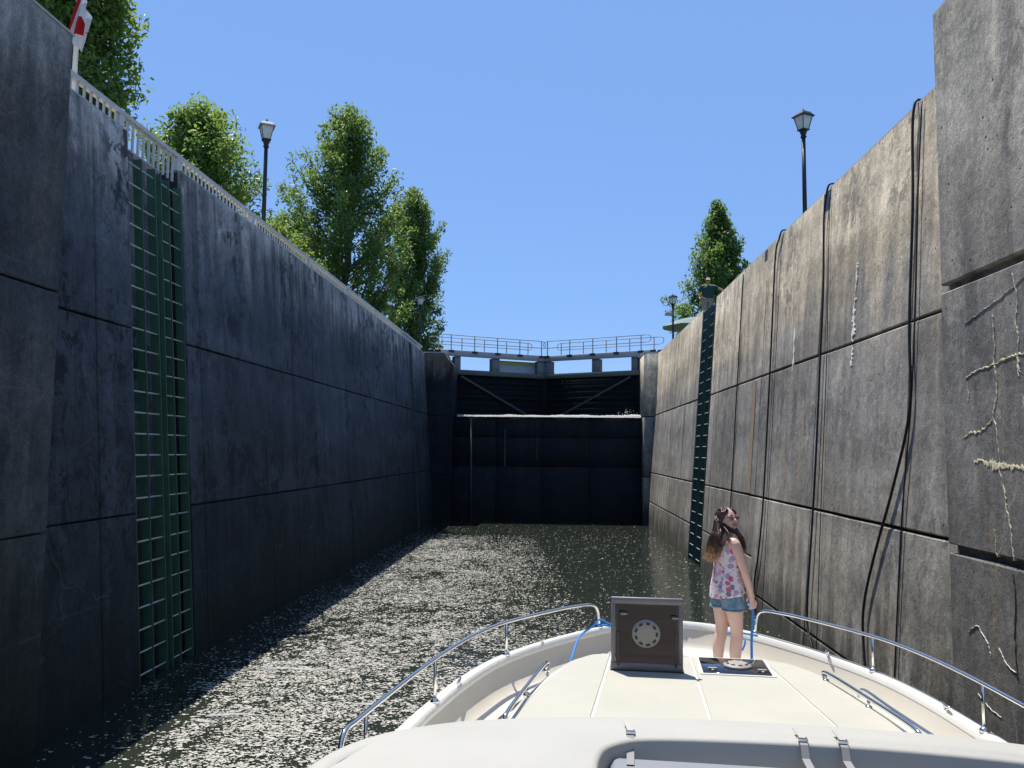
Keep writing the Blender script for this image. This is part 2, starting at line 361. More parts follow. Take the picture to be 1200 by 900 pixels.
# mineral (calcite) veins on the right pier: raised crusts along the cracks
def vein(pts, w, seed, x=PR, mat=None, root=None, name='mineral_vein', amp=.5):
    r2 = random.Random(seed); P = smooth_path([(0, a, b) for a, b in pts], 9); mb = MB(); V = []; F = []
    wob = 0
    n = len(P)
    for i, q in enumerate(P):
        wob = .45*wob+r2.uniform(-1, 1)*(.007+w*.25)
        d = (P[min(i+1, n-1)]-P[max(i-1, 0)]).normalized(); nn = Vector((0, -d.z, d.y))
        ww = w*(.12+1.1*r2.random()**1.6)*(.3+.7*math.sin(math.pi*min(1, max(.06, i/(n-1)*1.0+.02)))**.5)
        c = q+nn*wob
        a = c+nn*ww; b = c-nn*ww*(.6+r2.random()*.8)
        e = -.0085-.002*r2.random()
        V += [(x+.02, a.y+nn.y*.004, a.z+nn.z*.004), (x+e, a.y, a.z), (x+e-.0015, c.y, c.z), (x+e, b.y, b.z), (x+.02, b.y-nn.y*.004, b.z-nn.z*.004)]
    for i in range(n-1):
        for k in range(4): q_ = i*5+k; F.append((q_, q_+5, q_+6, q_+1))
    mb.add(V, F); return mb.build(name, mat or M['calcite'], root or pierR)
M['calcite'] = simple('mineral_crust', (.74, .63, .42), .9, var=.45, nscale=14, bump=.6, bscale=50)
M['calcite_bright'] = simple('bright_mineral_run', (.80, .76, .68), .9, var=.3, nscale=16)
M['calcite_white'] = simple('white_mineral_run', (.60, .57, .50), .9, var=.4, nscale=16, bump=.5)
vein([(8.22, 3.26), (8.05, 3.28), (7.85, 3.25), (7.62, 3.235), (7.4, 3.22), (7.2, 3.25), (6.9, 3.24), (6.4, 3.27)], .026, 1)
vein([(7.99, 3.265), (7.88, 3.25), (7.77, 3.24), (7.68, 3.235)], .045, 2)
vein([(8.42, 3.50), (8.25, 3.56), (8.12, 3.55), (7.98, 3.6), (7.87, 3.66)], .010, 3)
vein([(7.80, 4.62), (7.78, 4.4), (7.80, 4.2), (7.77, 4.0), (7.80, 3.8), (7.84, 3.7), (7.80, 3.55), (7.76, 3.28)], .010, 4)
vein([(7.78, 3.24), (7.70, 3.0), (7.68, 2.88), (7.62, 2.7), (7.60, 2.5), (7.59, 2.42)], .009, 5)
vein([(8.34, 4.08), (8.15, 4.13), (7.95, 4.15), (7.78, 4.17), (7.6, 4.19), (7.35, 4.21), (7.1, 4.20), (6.8, 4.22), (6.4, 4.2)], .009, 6)
vein([(7.45, 4.95), (7.38, 4.7), (7.42, 4.5), (7.38, 4.35), (7.42, 4.2), (7.38, 4.05)], .009, 7)
vein([(7.42, 4.2), (7.40, 4.12), (7.41, 4.02)], .018, 8)
vein([(8.33, 4.62), (8.1, 4.66), (7.9, 4.70), (7.7, 4.74), (7.4, 4.82), (7.1, 4.9)], .004, 9, mat=M['calcite_white'])
vein([(8.30, 4.05), (8.29, 3.92), (8.31, 3.85)], .007, 10)
vein([(7.35, 3.9), (7.33, 3.6), (7.36, 3.3)], .005, 11)
vein([(7.9, 2.66), (7.88, 2.5), (7.87, 2.42)], .006, 12)
vein([(8.45, 1.62), (8.3, 1.72), (8.2, 1.68), (8.1, 1.6), (8.05, 1.5)], .007, 13, mat=M['calcite_white'])
vein([(7.9, 1.6), (7.78, 1.5), (7.62, 1.45)], .005, 14, mat=M['calcite_white'])
vein([(8.3, 1.1), (8.1, 1.02), (7.9, 1.0)], .005, 15, mat=M['calcite_white'])
vein([(7.62, 2.3), (7.6, 2.0), (7.63, 1.7), (7.6, 1.4)], .010, 16, mat=simple('rust_run', (.20, .12, .07), .9, var=.4))
def wvein(pts, w, seed, f, root, mat=None):
    o = vein(pts, w, seed, 0, mat or M['calcite_white'], root)
    for v in o.data.vertices:
        x, s = f(v.co.z); v.co.x = x+(v.co.x if s < 0 else -v.co.x)
    return o
for pts, w, sd in [([(13.05, 5.75), (13.07, 5.5), (13.06, 5.3), (13.08, 5.08)], .075, 21), ([(13.0, 6.3), (13.02, 6.05), (13.04, 5.8)], .03, 22), ([(13.06, 5.0), (13.05, 4.85), (13.08, 4.7)], .05, 23),
                   ([(16.35, 5.75), (16.3, 5.3), (16.33, 4.9)], .045, 24), ([(9.7, 3.65), (9.72, 3.4), (9.7, 3.1), (9.71, 2.75)], .006, 25), ([(9.35, 2.6), (9.33, 2.44)], .008, 26)]:
    wvein(pts, w, sd, fR, wallR, M['calcite_bright'])
for pts, w, sd in [([(15.05, 5.7), (15.08, 5.35), (15.06, 5.12)], .012, 31), ([(9.3, 2.0), (9.36, 1.7), (9.3, 1.45)], .012, 32), ([(10.0, 3.1), (10.02, 2.6)], .006, 33)]:
    wvein(pts, w, sd, fL, wallL, M['pale_steel'])
# brown mortar stripe where a joint was patched
slab(wallR, 'patched_joint', fR, simple('brown_patch_mortar', (.27, .2, .13), .9, var=.25, bump=.4), 19.25, 19.55, 2.44, 4.98, .012, -.02)
for w in (wallL, wallR, pierR, pierL): keep(w)

# ---------------------------------------------------------------- ladders in the walls
def wp(f, y, z, o): x, s = f(z); return Vector((x+s*o, y, z))
def ladder(f, ys, zb, zt, mat, label, cat, d=.14, front=-.015, step=.31, z0=.12, rm=None, rr=.0135, group=None, t=.014):
    ym = .5*(ys[0]+ys[-1]); base = wp(f, ym, 0, -.1)
    root = empty('ladder', base, 0, label, cat, group)
    for y in ys:
        mb = MB()
        P = lambda yy, z, o: wp(f, yy, z, o)-base
        mb.hexa([P(y-t/2, zb, front-d), P(y+t/2, zb, front-d), P(y+t/2, zb, front), P(y-t/2, zb, front)], [P(y-t/2, zt, front-d), P(y+t/2, zt, front-d), P(y+t/2, zt, front), P(y-t/2, zt, front)])
        mb.build('stringer', mat, root)
    z = z0
    while z < zt-.05:
        q = wp(f, ym, z, front-.03)-base
        mb = MB().cyl((q.x, ys[0]-base.y, q.z), (q.x, ys[-1]-base.y, q.z), rr, 6)
        mb.build('rung', rm or M['rung'], root, True); z += step
    return root
ladder(fL, [11.69, 12.10, 12.53], -1, 7.72, M['green'], 'green steel ladder in the shaded wall recess, the one beside the near pier', 'ladder')
ladder(fL, [12.72, 12.99, 13.42], -1, 7.70, M['green'], 'green steel ladder in the shaded wall recess, the farther of the pair', 'ladder', rr=.011)
ladder(fL, [35.35, 35.85], -1, 7.9, M['pale_steel'], 'pale rusty ladder in a narrow slot near the left end of the gates', 'ladder', d=.08, step=.33, rm=M['pale_steel'])
ladder(fR, [25.15, 25.9], -1, 7.9, M['green_dark'], 'dark green ladder in the sunlit wall slot, nearer of the two', 'ladder', d=.16, front=.01, rr=.013, step=.34)
ladder(fR, [26.35, 27.15], -1, 7.9, M['green_dark'], 'dark green ladder in the sunlit wall slot below the man', 'ladder', d=.16, front=.01, rr=.013, step=.34)
# ---------------------------------------------------------------- low kerb rail on the left wall
kr = empty('kerb_rail', (-6.4, 24, 8), 0, 'low whitish kerb railing with short balusters along the shaded wall top', 'railing')
xk = XL(8)-.11
def kbox(name, y0, y1, z0, z1, hw=.05, mat='kerb'):
    MB().box((xk-hw+6.4, y0-24, z0-8), (xk+hw+6.4, y1-24, z1-8)).build(name, M[mat], kr)
ys = [8.97, 13.0, 17.0, 21, 25, 29, 33, 39.3]
for a, b in zip(ys, ys[1:]): kbox('top_rail', a, b-.004, 8.235, 8.30, .05)
for a, b in [(8.97, 11.6), (13.5, 17), (17, 21), (21, 25), (25, 29), (29, 33), (33, 39.3)]: kbox('bottom_rail', a, b-.004, 8.011, 8.05, .05)
bm0 = MB().box((-.012, -.017, 0), (.012, .017, .185)).mesh('baluster'); bm1 = MB().box((-.014, -.02, 0), (.014, .02, .445)).mesh('baluster')
y = 9.05; i = 0
while y < 39.2:
    deep = 11.6 < y < 13.5
    o = link('baluster', bm1 if deep else bm0, M['kerb'], kr); o.location = (xk+6.4, y-24, (7.79 if deep else 8.05)-8); y += .165
    i += 1
for y in (9.9, 11.62, 13.48, 17, 21, 25, 29, 33): kbox('rail_post', y-.06, y+.06, 8.011, 8.234, .046)

# ---------------------------------------------------------------- hanging cables on the right wall
def cable(pts, r, label, group='black cables hanging on the right wall', mat='rubber', name='hanging_cable'):
    P = [wp(fR, y, z, o) for y, z, o in pts]; b = P[0].copy()
    o = MB().loft([p-b for p in smooth_path(P, 7)], r, 6).build(name, M[mat], None, True); o.location = b
    return tag(o, label, 'cable', group)
cable([(11.05, 8.0, -.16), (11.03, 8.05, .0), (11.02, 7.9, .05), (11.03, 7.5, .045), (10.93, 6.6, .045), (10.86, 5.0, .05), (10.74, 3.9, .05), (11.15, 2.9, .05), (11.6, 2.1, .05), (11.95, 1.3, .05), (11.9, .7, .05), (11.5, -.3, .04)], .019, 'thick black cable swinging away from the nearest joint, beside the grey pier')
cable([(10.82, 7.95, .03), (10.80, 6.6, .035), (10.74, 5.0, .035), (10.74, 3.9, .035), (10.86, 2.6, .035), (10.88, 1.2, .035), (10.86, -.4, .035)], .010, 'thin straight black cable close to the grey pier')
cable([(14.5, 8.02, -.15), (14.55, 8.05, .02), (14.62, 7.85, .05), (14.68, 7.4, .05), (14.52, 6.2, .05), (14.48, 4.8, .05), (14.44, 3.3, .05), (14.46, 2.0, .05), (14.5, .95, .05), (14.4, .45, .05), (14.1, .15, .05), (13.9, -.3, .05)], .018, 'black cable hung beside the dark notch in the wall top')
cable([(14.5, 7.9, .03), (14.36, 6.5, .03), (14.2, 5.0, .03), (14.1, 2.5, .03), (14.0, 1.0, .03), (13.95, -.3, .03)], .007, 'thin black line hung next to the notched joint')
cable([(17.55, 8.02, -.12), (17.6, 8.05, .02), (17.75, 7.9, .05), (17.98, 7.5, .05), (17.9, 5.5, .05), (17.86, 4.0, .05), (17.84, 2.3, .05), (18.0, 1.2, .05), (18.2, .65, .05), (18.0, .2, .05), (17.85, -.3, .05)], .019, 'black cable hung left of the notch, right behind the girl')
cable([(17.6, 7.9, .03), (17.55, 5.5, .03), (17.5, 2.5, .03), (17.5, -.3, .03)], .006, 'thin black line beside the cable behind the girl')
cable([(21.3, 7.9, .02), (21.2, 5.0, .03), (21.14, 2.5, .03), (21.1, -.3, .03)], .015, 'black cable hung between the girl and the green ladder slot')
hk = MB(); hb = wp(fR, 14.5, 8.0, -.15)
hk.ball((0, 0, .07), .07, 8, 6).cyl((0, 0, -.02), (0, 0, .06), .035, 8).cyl((0, -.12, .05), (0, .12, .05), .02, 6)
ho = hk.build('mooring_cleat', M['black'], None, True); ho.location = hb; tag(ho, 'small black cleat on the sunlit wall top where a cable is tied', 'cleat')
slab(wallR, 'notch_shade', fR, M['black'], 14.52, 14.9, 7.62, 7.97, .003, -.05).matrix_parent_inverse = wallR.matrix_world.inverted()  # black slab on the wall face, painted shade of a notch
slab(wallR, 'notch_shade', fR, M['black'], 18.9, 19.15, 7.72, 7.97, .003, -.05).matrix_parent_inverse = wallR.matrix_world.inverted()  # second black slab painted in for notch shade

# ---------------------------------------------------------------- gate end: piers, breast wall, mitre gates
def fixed_box(root, name, mat, a, b, bev=0):
    l = root.location; o = MB().box(tuple(a[i]-l[i] for i in range(3)), tuple(b[i]-l[i] for i in range(3))).build(name, mat, root)
    if bev: bevel(o, bev, 1)
    return o
gpR = empty('gate_pier', (4.6, 40.6, 0), 0, 'upright concrete pier with dark front and lit narrow side, at right end of the gates', 'pier')
for z0, z1 in ((-1.5, 2.2), (2.2, 5.0), (5.0, 8.0)):
    fixed_box(gpR, 'concrete_block', M['conc_right'], (4.10, 39.35, z0+(.02 if z0 > 0 else 0)), (6, 44.0, z1-(.02 if z1 < 8 else 0)), .02)
fixed_box(gpR, 'block_core', M['joint'], (4.16, 39.41, -1.5), (5.9, 43.9, 7.95))
fixed_box(gpR, 'capstone', M['coping'], (4.08, 39.33, 8.003), (6, 42.0, 8.06))
gpL = empty('gate_pier', (-5.9, 40.6, 0), 0, 'black weathered concrete pier with a sloping shoulder at left end of the gates', 'pier')
def prism_xz(root, name, mat, poly, y0, y1):
    l = root.location; n = len(poly); V = [(x-l[0], y0-l[1], z-l[2]) for x, z in poly]+[(x-l[0], y1-l[1], z-l[2]) for x, z in poly]
    F = [tuple(range(n)), tuple(reversed(range(n, 2*n)))]+[(i, i+n, (i+1) % n+n, (i+1) % n) for i in range(n)]
    o = MB().add(V, F).build(name, mat, root)
    bm = bmesh.new(); bm.from_mesh(o.data); bmesh.ops.recalc_face_normals(bm, faces=bm.faces); bm.to_mesh(o.data); bm.free(); return o
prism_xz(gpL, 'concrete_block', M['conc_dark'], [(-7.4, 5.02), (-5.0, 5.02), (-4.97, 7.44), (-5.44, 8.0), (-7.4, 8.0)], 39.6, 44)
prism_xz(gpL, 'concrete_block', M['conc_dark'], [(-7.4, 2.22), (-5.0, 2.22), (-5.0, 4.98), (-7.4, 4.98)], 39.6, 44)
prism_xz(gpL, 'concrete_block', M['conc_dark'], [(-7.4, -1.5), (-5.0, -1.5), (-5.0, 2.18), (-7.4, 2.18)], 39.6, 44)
prism_xz(gpL, 'block_core', M['joint'], [(-7.3, -1.5), (-5.06, -1.5), (-5.06, 7.3), (-7.3, 7.3)], 39.66, 43.9)
prism_xz(gpL, 'capstone', M['coping'], [(-7.4, 8.003), (-5.42, 8.003), (-5.42, 8.06), (-7.4, 8.06)], 39.58, 42)
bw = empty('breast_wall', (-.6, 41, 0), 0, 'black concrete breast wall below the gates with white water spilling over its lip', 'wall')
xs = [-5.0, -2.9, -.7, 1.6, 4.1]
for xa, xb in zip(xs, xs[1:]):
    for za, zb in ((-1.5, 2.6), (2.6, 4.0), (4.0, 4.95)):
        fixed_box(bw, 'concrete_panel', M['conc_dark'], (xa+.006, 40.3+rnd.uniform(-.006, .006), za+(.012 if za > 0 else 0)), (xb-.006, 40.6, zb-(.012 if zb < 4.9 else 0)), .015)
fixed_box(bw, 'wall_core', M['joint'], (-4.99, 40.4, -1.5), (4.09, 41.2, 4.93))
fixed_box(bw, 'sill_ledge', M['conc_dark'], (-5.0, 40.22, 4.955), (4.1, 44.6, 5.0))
o = MB().cyl((-4.14+.6, 40.2-41, 4.9), (-4.06+.6, 40.2-41, -.5), .05, 8).build('drain_pipe', M['brace'], bw, True)
MB().box((-1.9, -.72-.02, 2.6), (-1.86, -.70, 4.4)).build('pale_runoff', M['pale_steel'], bw)
MB().box((-.35, -.72-.02, 2.9), (-.33, -.70, 4.0)).build('pale_runoff', M['pale_steel'], bw)
# leaves
HL, HR, MT = Vector((-5.55, 41.45, 0)), Vector((4.42, 41.45, 0)), Vector((-.655, 44.15, 0))
def gate_leaf(A, B, label, flip):
    L = (B-A).length; ang = math.atan2(B.y-A.y, B.x-A.x)
    root = empty('lock_gate', A, ang, label, 'lock gate', 'mitre gate leaves')
    s = 1 if flip else -1                     # local +y or -y faces the camera
    def bx(name, mat, a, b, bev=0):
        y0, y1 = sorted((a[1]*s, b[1]*s)); o = MB().box((a[0], y0, a[2]), (b[0], y1, b[2])).build(name, M[mat], root)
        if bev: bevel(o, bev, 1)
        return o
    z = 4.99
    while z < 7.05:                           # horizontal timbers
        z2 = min(z+.29, 7.08); bx('gate_timber', 'timber', (.42, -.04+rnd.uniform(-.003, .003), z+.004), (L-.30, .30+rnd.uniform(-.004, .004), z2-.004), .004); z = z2
    bx('gate_core', 'joint', (.40, -.1, 5.0), (L-.28, -.05, 7.2))
    for zz in (5.05, 5.95, 6.72): bx('girder', 'timber', (.40, .301, zz), (L-.28, .34, zz+.16), .01)
    bx('top_rail', 'gate_rail', (.1, -.15, 7.13), (L-.06, .44, 7.38), .015)
    bx('heel_post', 'timber', (.06, -.12, 4.99), (.40, .34, 7.12), .02)
    bx('mitre_post', 'timber', (L-.29, -.12, 4.99), (L-.02, .38, 7.12), .02)
    for xa, xb in ((.35, .68), (2.42, 2.85), (L-.52, L-.06)): bx('support_post', 'gate_post', (xa, -.1, 7.383), (xb, .25, 8.06), .012)
    bx('walkway_beam', 'gate_grey', (-.45, .18, 8.065), (L-.01, .34, 8.36), .012)
    bx('walkway_deck', 'gate_grey', (-.45, -.75, 8.30), (L-.01, .178, 8.345))
    n = 5
    for k in range(n):
        x = .12+(L-.45)*k/(n-1)
        bx('rail_bracket', 'black', (x-.14, .342, 8.24), (x+.14, .40, 8.35))
        bx('rail_post', 'galv', (x-.02, .30, 8.362), (x+.02, .335, 9.12))
        bx('rail_post', 'galv', (x-.28-.02, -.72, 8.347), (x-.28+.02, -.685, 9.12))
    for yy, dx in ((.318, 0), (-.70, -.28)):
        y = yy*s
        for zz in (9.12, 8.76):
            MB().cyl((.12+dx-.25, y, zz), (L-.28+dx, y, zz), .02, 6).build('handrail', M['galv'], root, True)
        e = [(.12+dx-.25, y, 9.12), (.12+dx-.45, y, 9.10), (.12+dx-.52, y, 8.95), (.12+dx-.45, y, 8.8), (.12+dx-.25, y, 8.76)]
        MB().loft(smooth_path(e, 4), .018, 6).build('rail_loop', M['galv'], root, True)
        e = [(L-.28+dx, y, 9.12), (L-.12+dx, y, 9.05), (L-.10+dx, y, 8.9), (L-.16+dx, y, 8.78), (L-.28+dx, y, 8.76)]
        MB().loft(smooth_path(e, 4), .018, 6).build('rail_loop', M['galv'], root, True)
    y = .44*s
    mb = MB(); a, b = Vector((.62, y, 7.06)), Vector((L-1.05, y, 5.12)); d = (b-a).normalized(); nn = Vector((0, 0, 1)).cross(d).cross(d).normalized()*.05; tt = Vector((0, .03*s, 0))
    mb.hexa([a-nn, a+nn, a+nn+tt, a-nn+tt], [b-nn, b+nn, b+nn+tt, b-nn+tt]); mb.build('diagonal_brace', M['brace'], root)
    return root, L, s
g1, LL, s1 = gate_leaf(HL, MT+Vector((-.02, 0, 0)), 'left leaf of the black lock gates, under the walkway half with the small pale board', False)
g2, LR, s2 = gate_leaf(HR, MT+Vector((.02, 0, 0)), 'right leaf of the black lock gates, beside the pier with the lit side', True)
bd = empty('pale_board', (0, 0, 0), 0, 'pale blue-grey board with a yellow-green top band, seen under the gate walkway', 'board')
M['board'] = simple('pale_board_paint', (.52, .60, .68), .5, var=.12, nscale=2); M['board_top'] = simple('lime_band_paint', (.55, .60, .25), .5, var=.1)
pA = HL.lerp(MT, .56); dirL = (MT-HL).normalized(); bd.location = pA+Vector((dirL.y*-1, dirL.x, 0))*.45; bd.rotation_euler.z = math.atan2(dirL.y, dirL.x)
MB().box((-.15, -.015, 7.3), (2.1, .015, 7.84)).build('board_panel', M['board'], bd); MB().box((-.15, -.02, 7.842), (2.1, .02, 8.06)).build('board_band', M['board_top'], bd)
for x in (-.1, 2.05): MB().box((x-.03, .021, 6.9), (x+.03, .06, 8.05)).build('board_leg', M['gate_post'], bd)
# white water: a ragged lip of spill along the sill and one spurt
def spill():
    V = []; F = []; q = random.Random(5); n = 420; dr = .02
    for k in range(n):
        x = -4.78+8.8*k/(n-1); w = q.uniform(.014, .03); big = .75+.15*math.sin(x*2.1)+.12*math.sin(x*5.3+1); h = q.uniform(.07, .11)*max(.5, big+.2*x/4); dn = .012+q.random()**4*.03
        b = len(V); y0, y1 = 40.17, 40.40
        V += [(x-w, 40.08, 4.99-dn), (x+w, 40.08, 4.99-dn*q.uniform(.3, 1)), (x+w, 40.12+h*.5, 5.01+h*.6), (x-w, 40.12+h*.5, 5.01+h*.5), (x+w*.8, 40.2+h, 5.01+h*1.1), (x-w*.8, 40.2+h, 5.01+h)]
        F += [(b, b+1, b+2, b+3), (b+3, b+2, b+4, b+5)]
    return MB().add(V, F)
def foam_mat():
    t = NT('white_water'); t.set(color=(.78, .78, .75), rough=.7, spec=.2); tr = t.new('ShaderNodeBsdfTranslucent'); tr.inputs[0].default_value = (.85, .85, .82, 1)
    mx = t.new('ShaderNodeMixShader'); mx.inputs[0].default_value = .55; t.link(t.b.outputs[0], mx.inputs[1]); t.link(tr.outputs[0], mx.inputs[2]); t.link(mx.outputs[0], t.out.inputs[0]); return t.m
M['foam'] = foam_mat()
tag(spill().build('spilling_water', M['foam']), 'line of white water spilling over the breast wall lip', 'water', kind='stuff')
sp = MB(); q = random.Random(9)
for k in range(70):
    x, zz = q.gauss(3.5, .22), abs(q.gauss(0, .13)); sp.ball((x, q.uniform(40.4, 40.8), 5.05+zz), q.uniform(.008, .03), 5, 4)
tag(sp.build('water_spray', M['foam']), 'small spurt of spray at the right end of the sill', 'water', kind='stuff')
# low gate gear on the pier tops
def gear(x, y, label, n):
    r = empty('gate_gear', (x, y, 8.06), 0, label, 'machinery')
    o = MB().box((-.34, -.2, 0), (.34, .2, .06)).build('base_plate', M['black'], r)
    for k in range(n):
        bevel(MB().box((-.3+.36*k, -.16, .061), (-.04+.36*k, .16, .16)).build('gear_cover', M['black'], r), .02, 1)
    return r
gear(-5.95, 39.9, 'low black gate gear on the dark left pier top', 2)
gear(4.75, 39.8, 'low black gate gear on the lit right pier top', 2)

# ---------------------------------------------------------------- ground, upper pool
def ground_mat():
    t = NT('lawn'); p = t.pos(); n = t.noise(p, 1.2, 6, .6); f = t.noise(p, 40, 4)
    c = t.ramp(n, [(.3, (.035, .07, .018)), (.6, (.07, .11, .03)), (.8, (.1, .11, .045))])
    c = t.mix(.5, c, t.ramp(f, [(.3, .5), (.7, 1.5)]), 'MULTIPLY')
    t.set(color=c, rough=.95, spec=.1, normal=t.bump(f, .6, .05)); return t.m
M['lawn'] = ground_mat()
def terrain(name, x0, x1, y0, y1, z, mat):
    nx, ny = 24, 40; V = []; F = []
    for j in range(ny+1):
        for i in range(nx+1):
            a = (i/nx); xx = x0+(x1-x0)*a**2; yy = y0+(y1-y0)*(j/ny)
            V.append((xx, yy, z+(.25*math.sin(xx*.11)*math.cos(yy*.07) if 0 < a else 0)*min(1, abs(xx-x0)/30)))
    for j in range(ny):
        for i in range(nx): k = j*(nx+1)+i; F.append((k, k+1, k+nx+2, k+nx+1))
    o = MB().add(V, F).build(name, mat, None, True); return tag(o, kind='structure')
terrain('ground', -7.25, -1500, -300, 2200, 7.985, M['lawn'])
terrain('ground', 5.65, 1500, -300, 2200, 7.985, M['lawn'])
o = MB().add([(-7.3, 44.7, 6.9), (5.7, 44.7, 6.9), (5.7, 2200, 6.9), (-7.3, 2200, 6.9)], [(0, 1, 2, 3)]).build('upper_pool_water', simple('upper_pool', (.03, .05, .045), .08), None)
tag(o, kind='structure')

# ---------------------------------------------------------------- lock water and its floating flecks
def water_mat():
    t = NT('lock_water'); p = t.pos()
    n1 = t.noise(t.mapv(p, (1, 1.6, 1)), 2.2, 3, .5, .5); n2 = t.noise(p, 11, 3, .5)
    h = t.math('ADD', t.math('MULTIPLY', n1, .8), t.math('MULTIPLY', n2, .16))
    m = t.noise(p, .35, 4)
    t.set(color=t.mix(m, (.015, .020, .015), (.027, .033, .024)), rough=.07, ior=1.33, spec=.5, normal=t.bump(h, .22, .06)); return t.m
M['water'] = water_mat()
tag(MB().add([(-6.6, -30, 0), (5.2, -30, 0), (5.2, 41, 0), (-6.6, 41, 0)], [(0, 1, 2, 3)]).build('water', M['water']), kind='structure')
def value_noise(x, y, s, seed):
    g = np.random.default_rng(seed).random((256, 256)); X = x/s; Y = y/s
    i = np.floor(X).astype(int); j = np.floor(Y).astype(int); u = X-i; v = Y-j; u = u*u*(3-2*u); v = v*v*(3-2*v)
    G = lambda a, b: g[a % 256, b % 256]
    return (G(i, j)*(1-u)+G(i+1, j)*u)*(1-v)+(G(i, j+1)*(1-u)+G(i+1, j+1)*u)*v
def flecks():
    N = 640000
    x = nrg.uniform(-5.75, 4.15, N); y = nrg.uniform(3.5, 40, N)
    left = np.clip((1.3-x-.10*(y-12))/3.2, 0, 1)                                # thick on the shaded side, thinning to starboard
    far = np.clip((33.5+.25*(-x-2)-y)/3., 0, 1)
    edge = np.clip((x+5.15)/.75, .0, 1)*.92+.07  # fewer flecks inside the wall shadow, so the layout deepens its shade
    d = left**.8*far*edge
    nearwall = np.where((x < -4.5) & (y < 11.5), .25, 1.); d *= nearwall  # near-end flecks cut in the wall shadow as well, to darken it
    cl = value_noise(x, y, 1.1, 1)*.45+value_noise(x+50, y, .16, 2)*.55; d *= np.clip((cl-.2)*2.2, 0.04, 1.2)
    d = d*np.clip(1.15-(y-9)/16, .5, 1.15)+.012*np.clip((40-y)/8, 0, 1)
    keep_ = nrg.random(N) < d; x, y = x[keep_], y[keep_]; n = len(x)
    s = np.clip(nrg.lognormal(-4.42, .45, n), .005, .04)
    s *= np.where((y > 18), 1.05, 1.)
    k = 6; ang = nrg.random(n)[:, None]*6.28+np.arange(k)[None]*6.283/k; rr = s[:, None]*(.55+.75*nrg.random((n, k)))
    asp = nrg.uniform(.55, 1., n)[:, None]
    V = np.zeros((n, k, 3)); V[..., 0] = x[:, None]+rr*np.cos(ang)*1.15; V[..., 1] = y[:, None]+rr*np.sin(ang)*asp; V[..., 2] = .004+nrg.random(n)[:, None]*.006+nrg.random((n, k))*.006
    me = bpy.data.meshes.new('floating_flecks'); me.vertices.add(n*k); me.vertices.foreach_set('co', V.ravel()); me.loops.add(n*k); me.loops.foreach_set('vertex_index', np.arange(n*k))
    me.polygons.add(n); me.polygons.foreach_set('loop_start', np.arange(n)*k); me.update(calc_edges=True); me.validate()
    t = NT('fleck_foam'); nn = t.noise(t.pos(), 9, 2); t.set(color=t.mix(nn, (.36, .35, .31), (.52, .51, .455)), rough=.8, spec=.2)
    print('flecks', n, 'coverage', (3.0*(s*.93)**2*.78).sum()/(5.5*28))
    return tag(link('floating_flecks', me, t.m), 'pale flecks of foam and fluff floating thickly on the lock water', 'foam', kind='stuff')
flecks()
def streak(x, y, l, a, seed, label):
    q = random.Random(seed); V = []; F = []; n = 14
    for i in range(n):
        u = (i/(n-1)-.5)*l; w = .035*(.3+q.random())*math.sin(math.pi*(i+.5)/n)+.006; dy = .04*math.sin(u*6+seed)
        V += [(u, dy-w, .012), (u, dy, .03), (u, dy+w, .012)]
    for i in range(n-1): k = i*3; F += [(k, k+3, k+4, k+1), (k+1, k+4, k+5, k+2)]
    o = MB().add(V, F).build('foam_streak', M['foam']); o.location = (x, y, .004); o.rotation_euler.z = a
    return tag(o, label, 'foam', 'foam streaks on the water')
streak(-4.08, 10.46, .5, .15, 1, 'white foam streak at the edge of the wall shade'); streak(-4.28, 10.2, .35, -.2, 2, 'short white foam streak just inside the shade')
streak(-3.94, 12.7, .9, .1, 3, 'long white foam streak in the sunlit flecks, beyond the others'); streak(-2.45, 11.1, .4, .3, 4, 'small foam streak close to the boat cover corner')

# ---------------------------------------------------------------- lamp posts
M['lamp_glass'] = simple('frosted_lamp_glass', (.62, .62, .58), .25, var=.15, nscale=12, spec=.6)
M['lamp_cap'] = simple('grey_lamp_cap', (.30, .31, .32), .4, var=.15)
def lamp(x, y, ztop, label, extra=None, capm='black'):
    zb = 7.985; h = ztop-zb
    r = empty('lamp_post', (x, y, zb), R(28), label, 'lamp post', 'lantern lamp posts on the lock walls')
    MB().loft([(0, 0, 0), (0, 0, .08), (0, 0, .12), (0, 0, .5), (0, 0, .56)], [.14, .14, .10, .085, .06], 10).build('post_base', M['black'], r, True)
    MB().cyl((0, 0, .56), (0, 0, h-.62), .052, 10, .045).build('pole', M['black'], r, True)
    c = MB().loft([(0, 0, h-.66), (0, 0, h-.62), (0, 0, h-.60), (0, 0, h-.50), (0, 0, h-.46)], [.05, .075, .05, .085, .11], 8); c.build('collar', M['black'], r)
    def sq(z, a): return [(-a, -a, z), (a, -a, z), (a, a, z), (-a, a, z)]
    MB().hexa(sq(h-.46, .075), sq(h-.16, .138)).build('lantern_glass', M['lamp_glass'], r)
    f = MB()
    for sx, sy in ((-1, -1), (1, -1), (1, 1), (-1, 1)): f.loft([(sx*.08, sy*.08, h-.465), (sx*.145, sy*.145, h-.15)], .009, 4)
    f.hexa(sq(h-.475, .10), sq(h-.455, .10)); f.build('lantern_frame', M['black'], r)
    cp = MB().hexa(sq(h-.158, .182), sq(h-.13, .178)).hexa(sq(h-.129, .168), sq(h-.05, .11)); cp.build('lantern_cap', M[capm], r)
    MB().loft([(0, 0, h-.05), (0, 0, h-.02), (0, 0, h), (0, 0, h+.05)], [.03, .025, .03, .006], 8).build('finial', M['black'], r)
    return r
lamp(-6.85, 18.72, 11.03, 'lantern lamp post on the shaded wall, tall, between the two leafy trees', capm='lamp_cap')
lamp(5.62, 18.9, 11.2, 'lantern lamp post standing alone against blue sky above the sunlit wall')
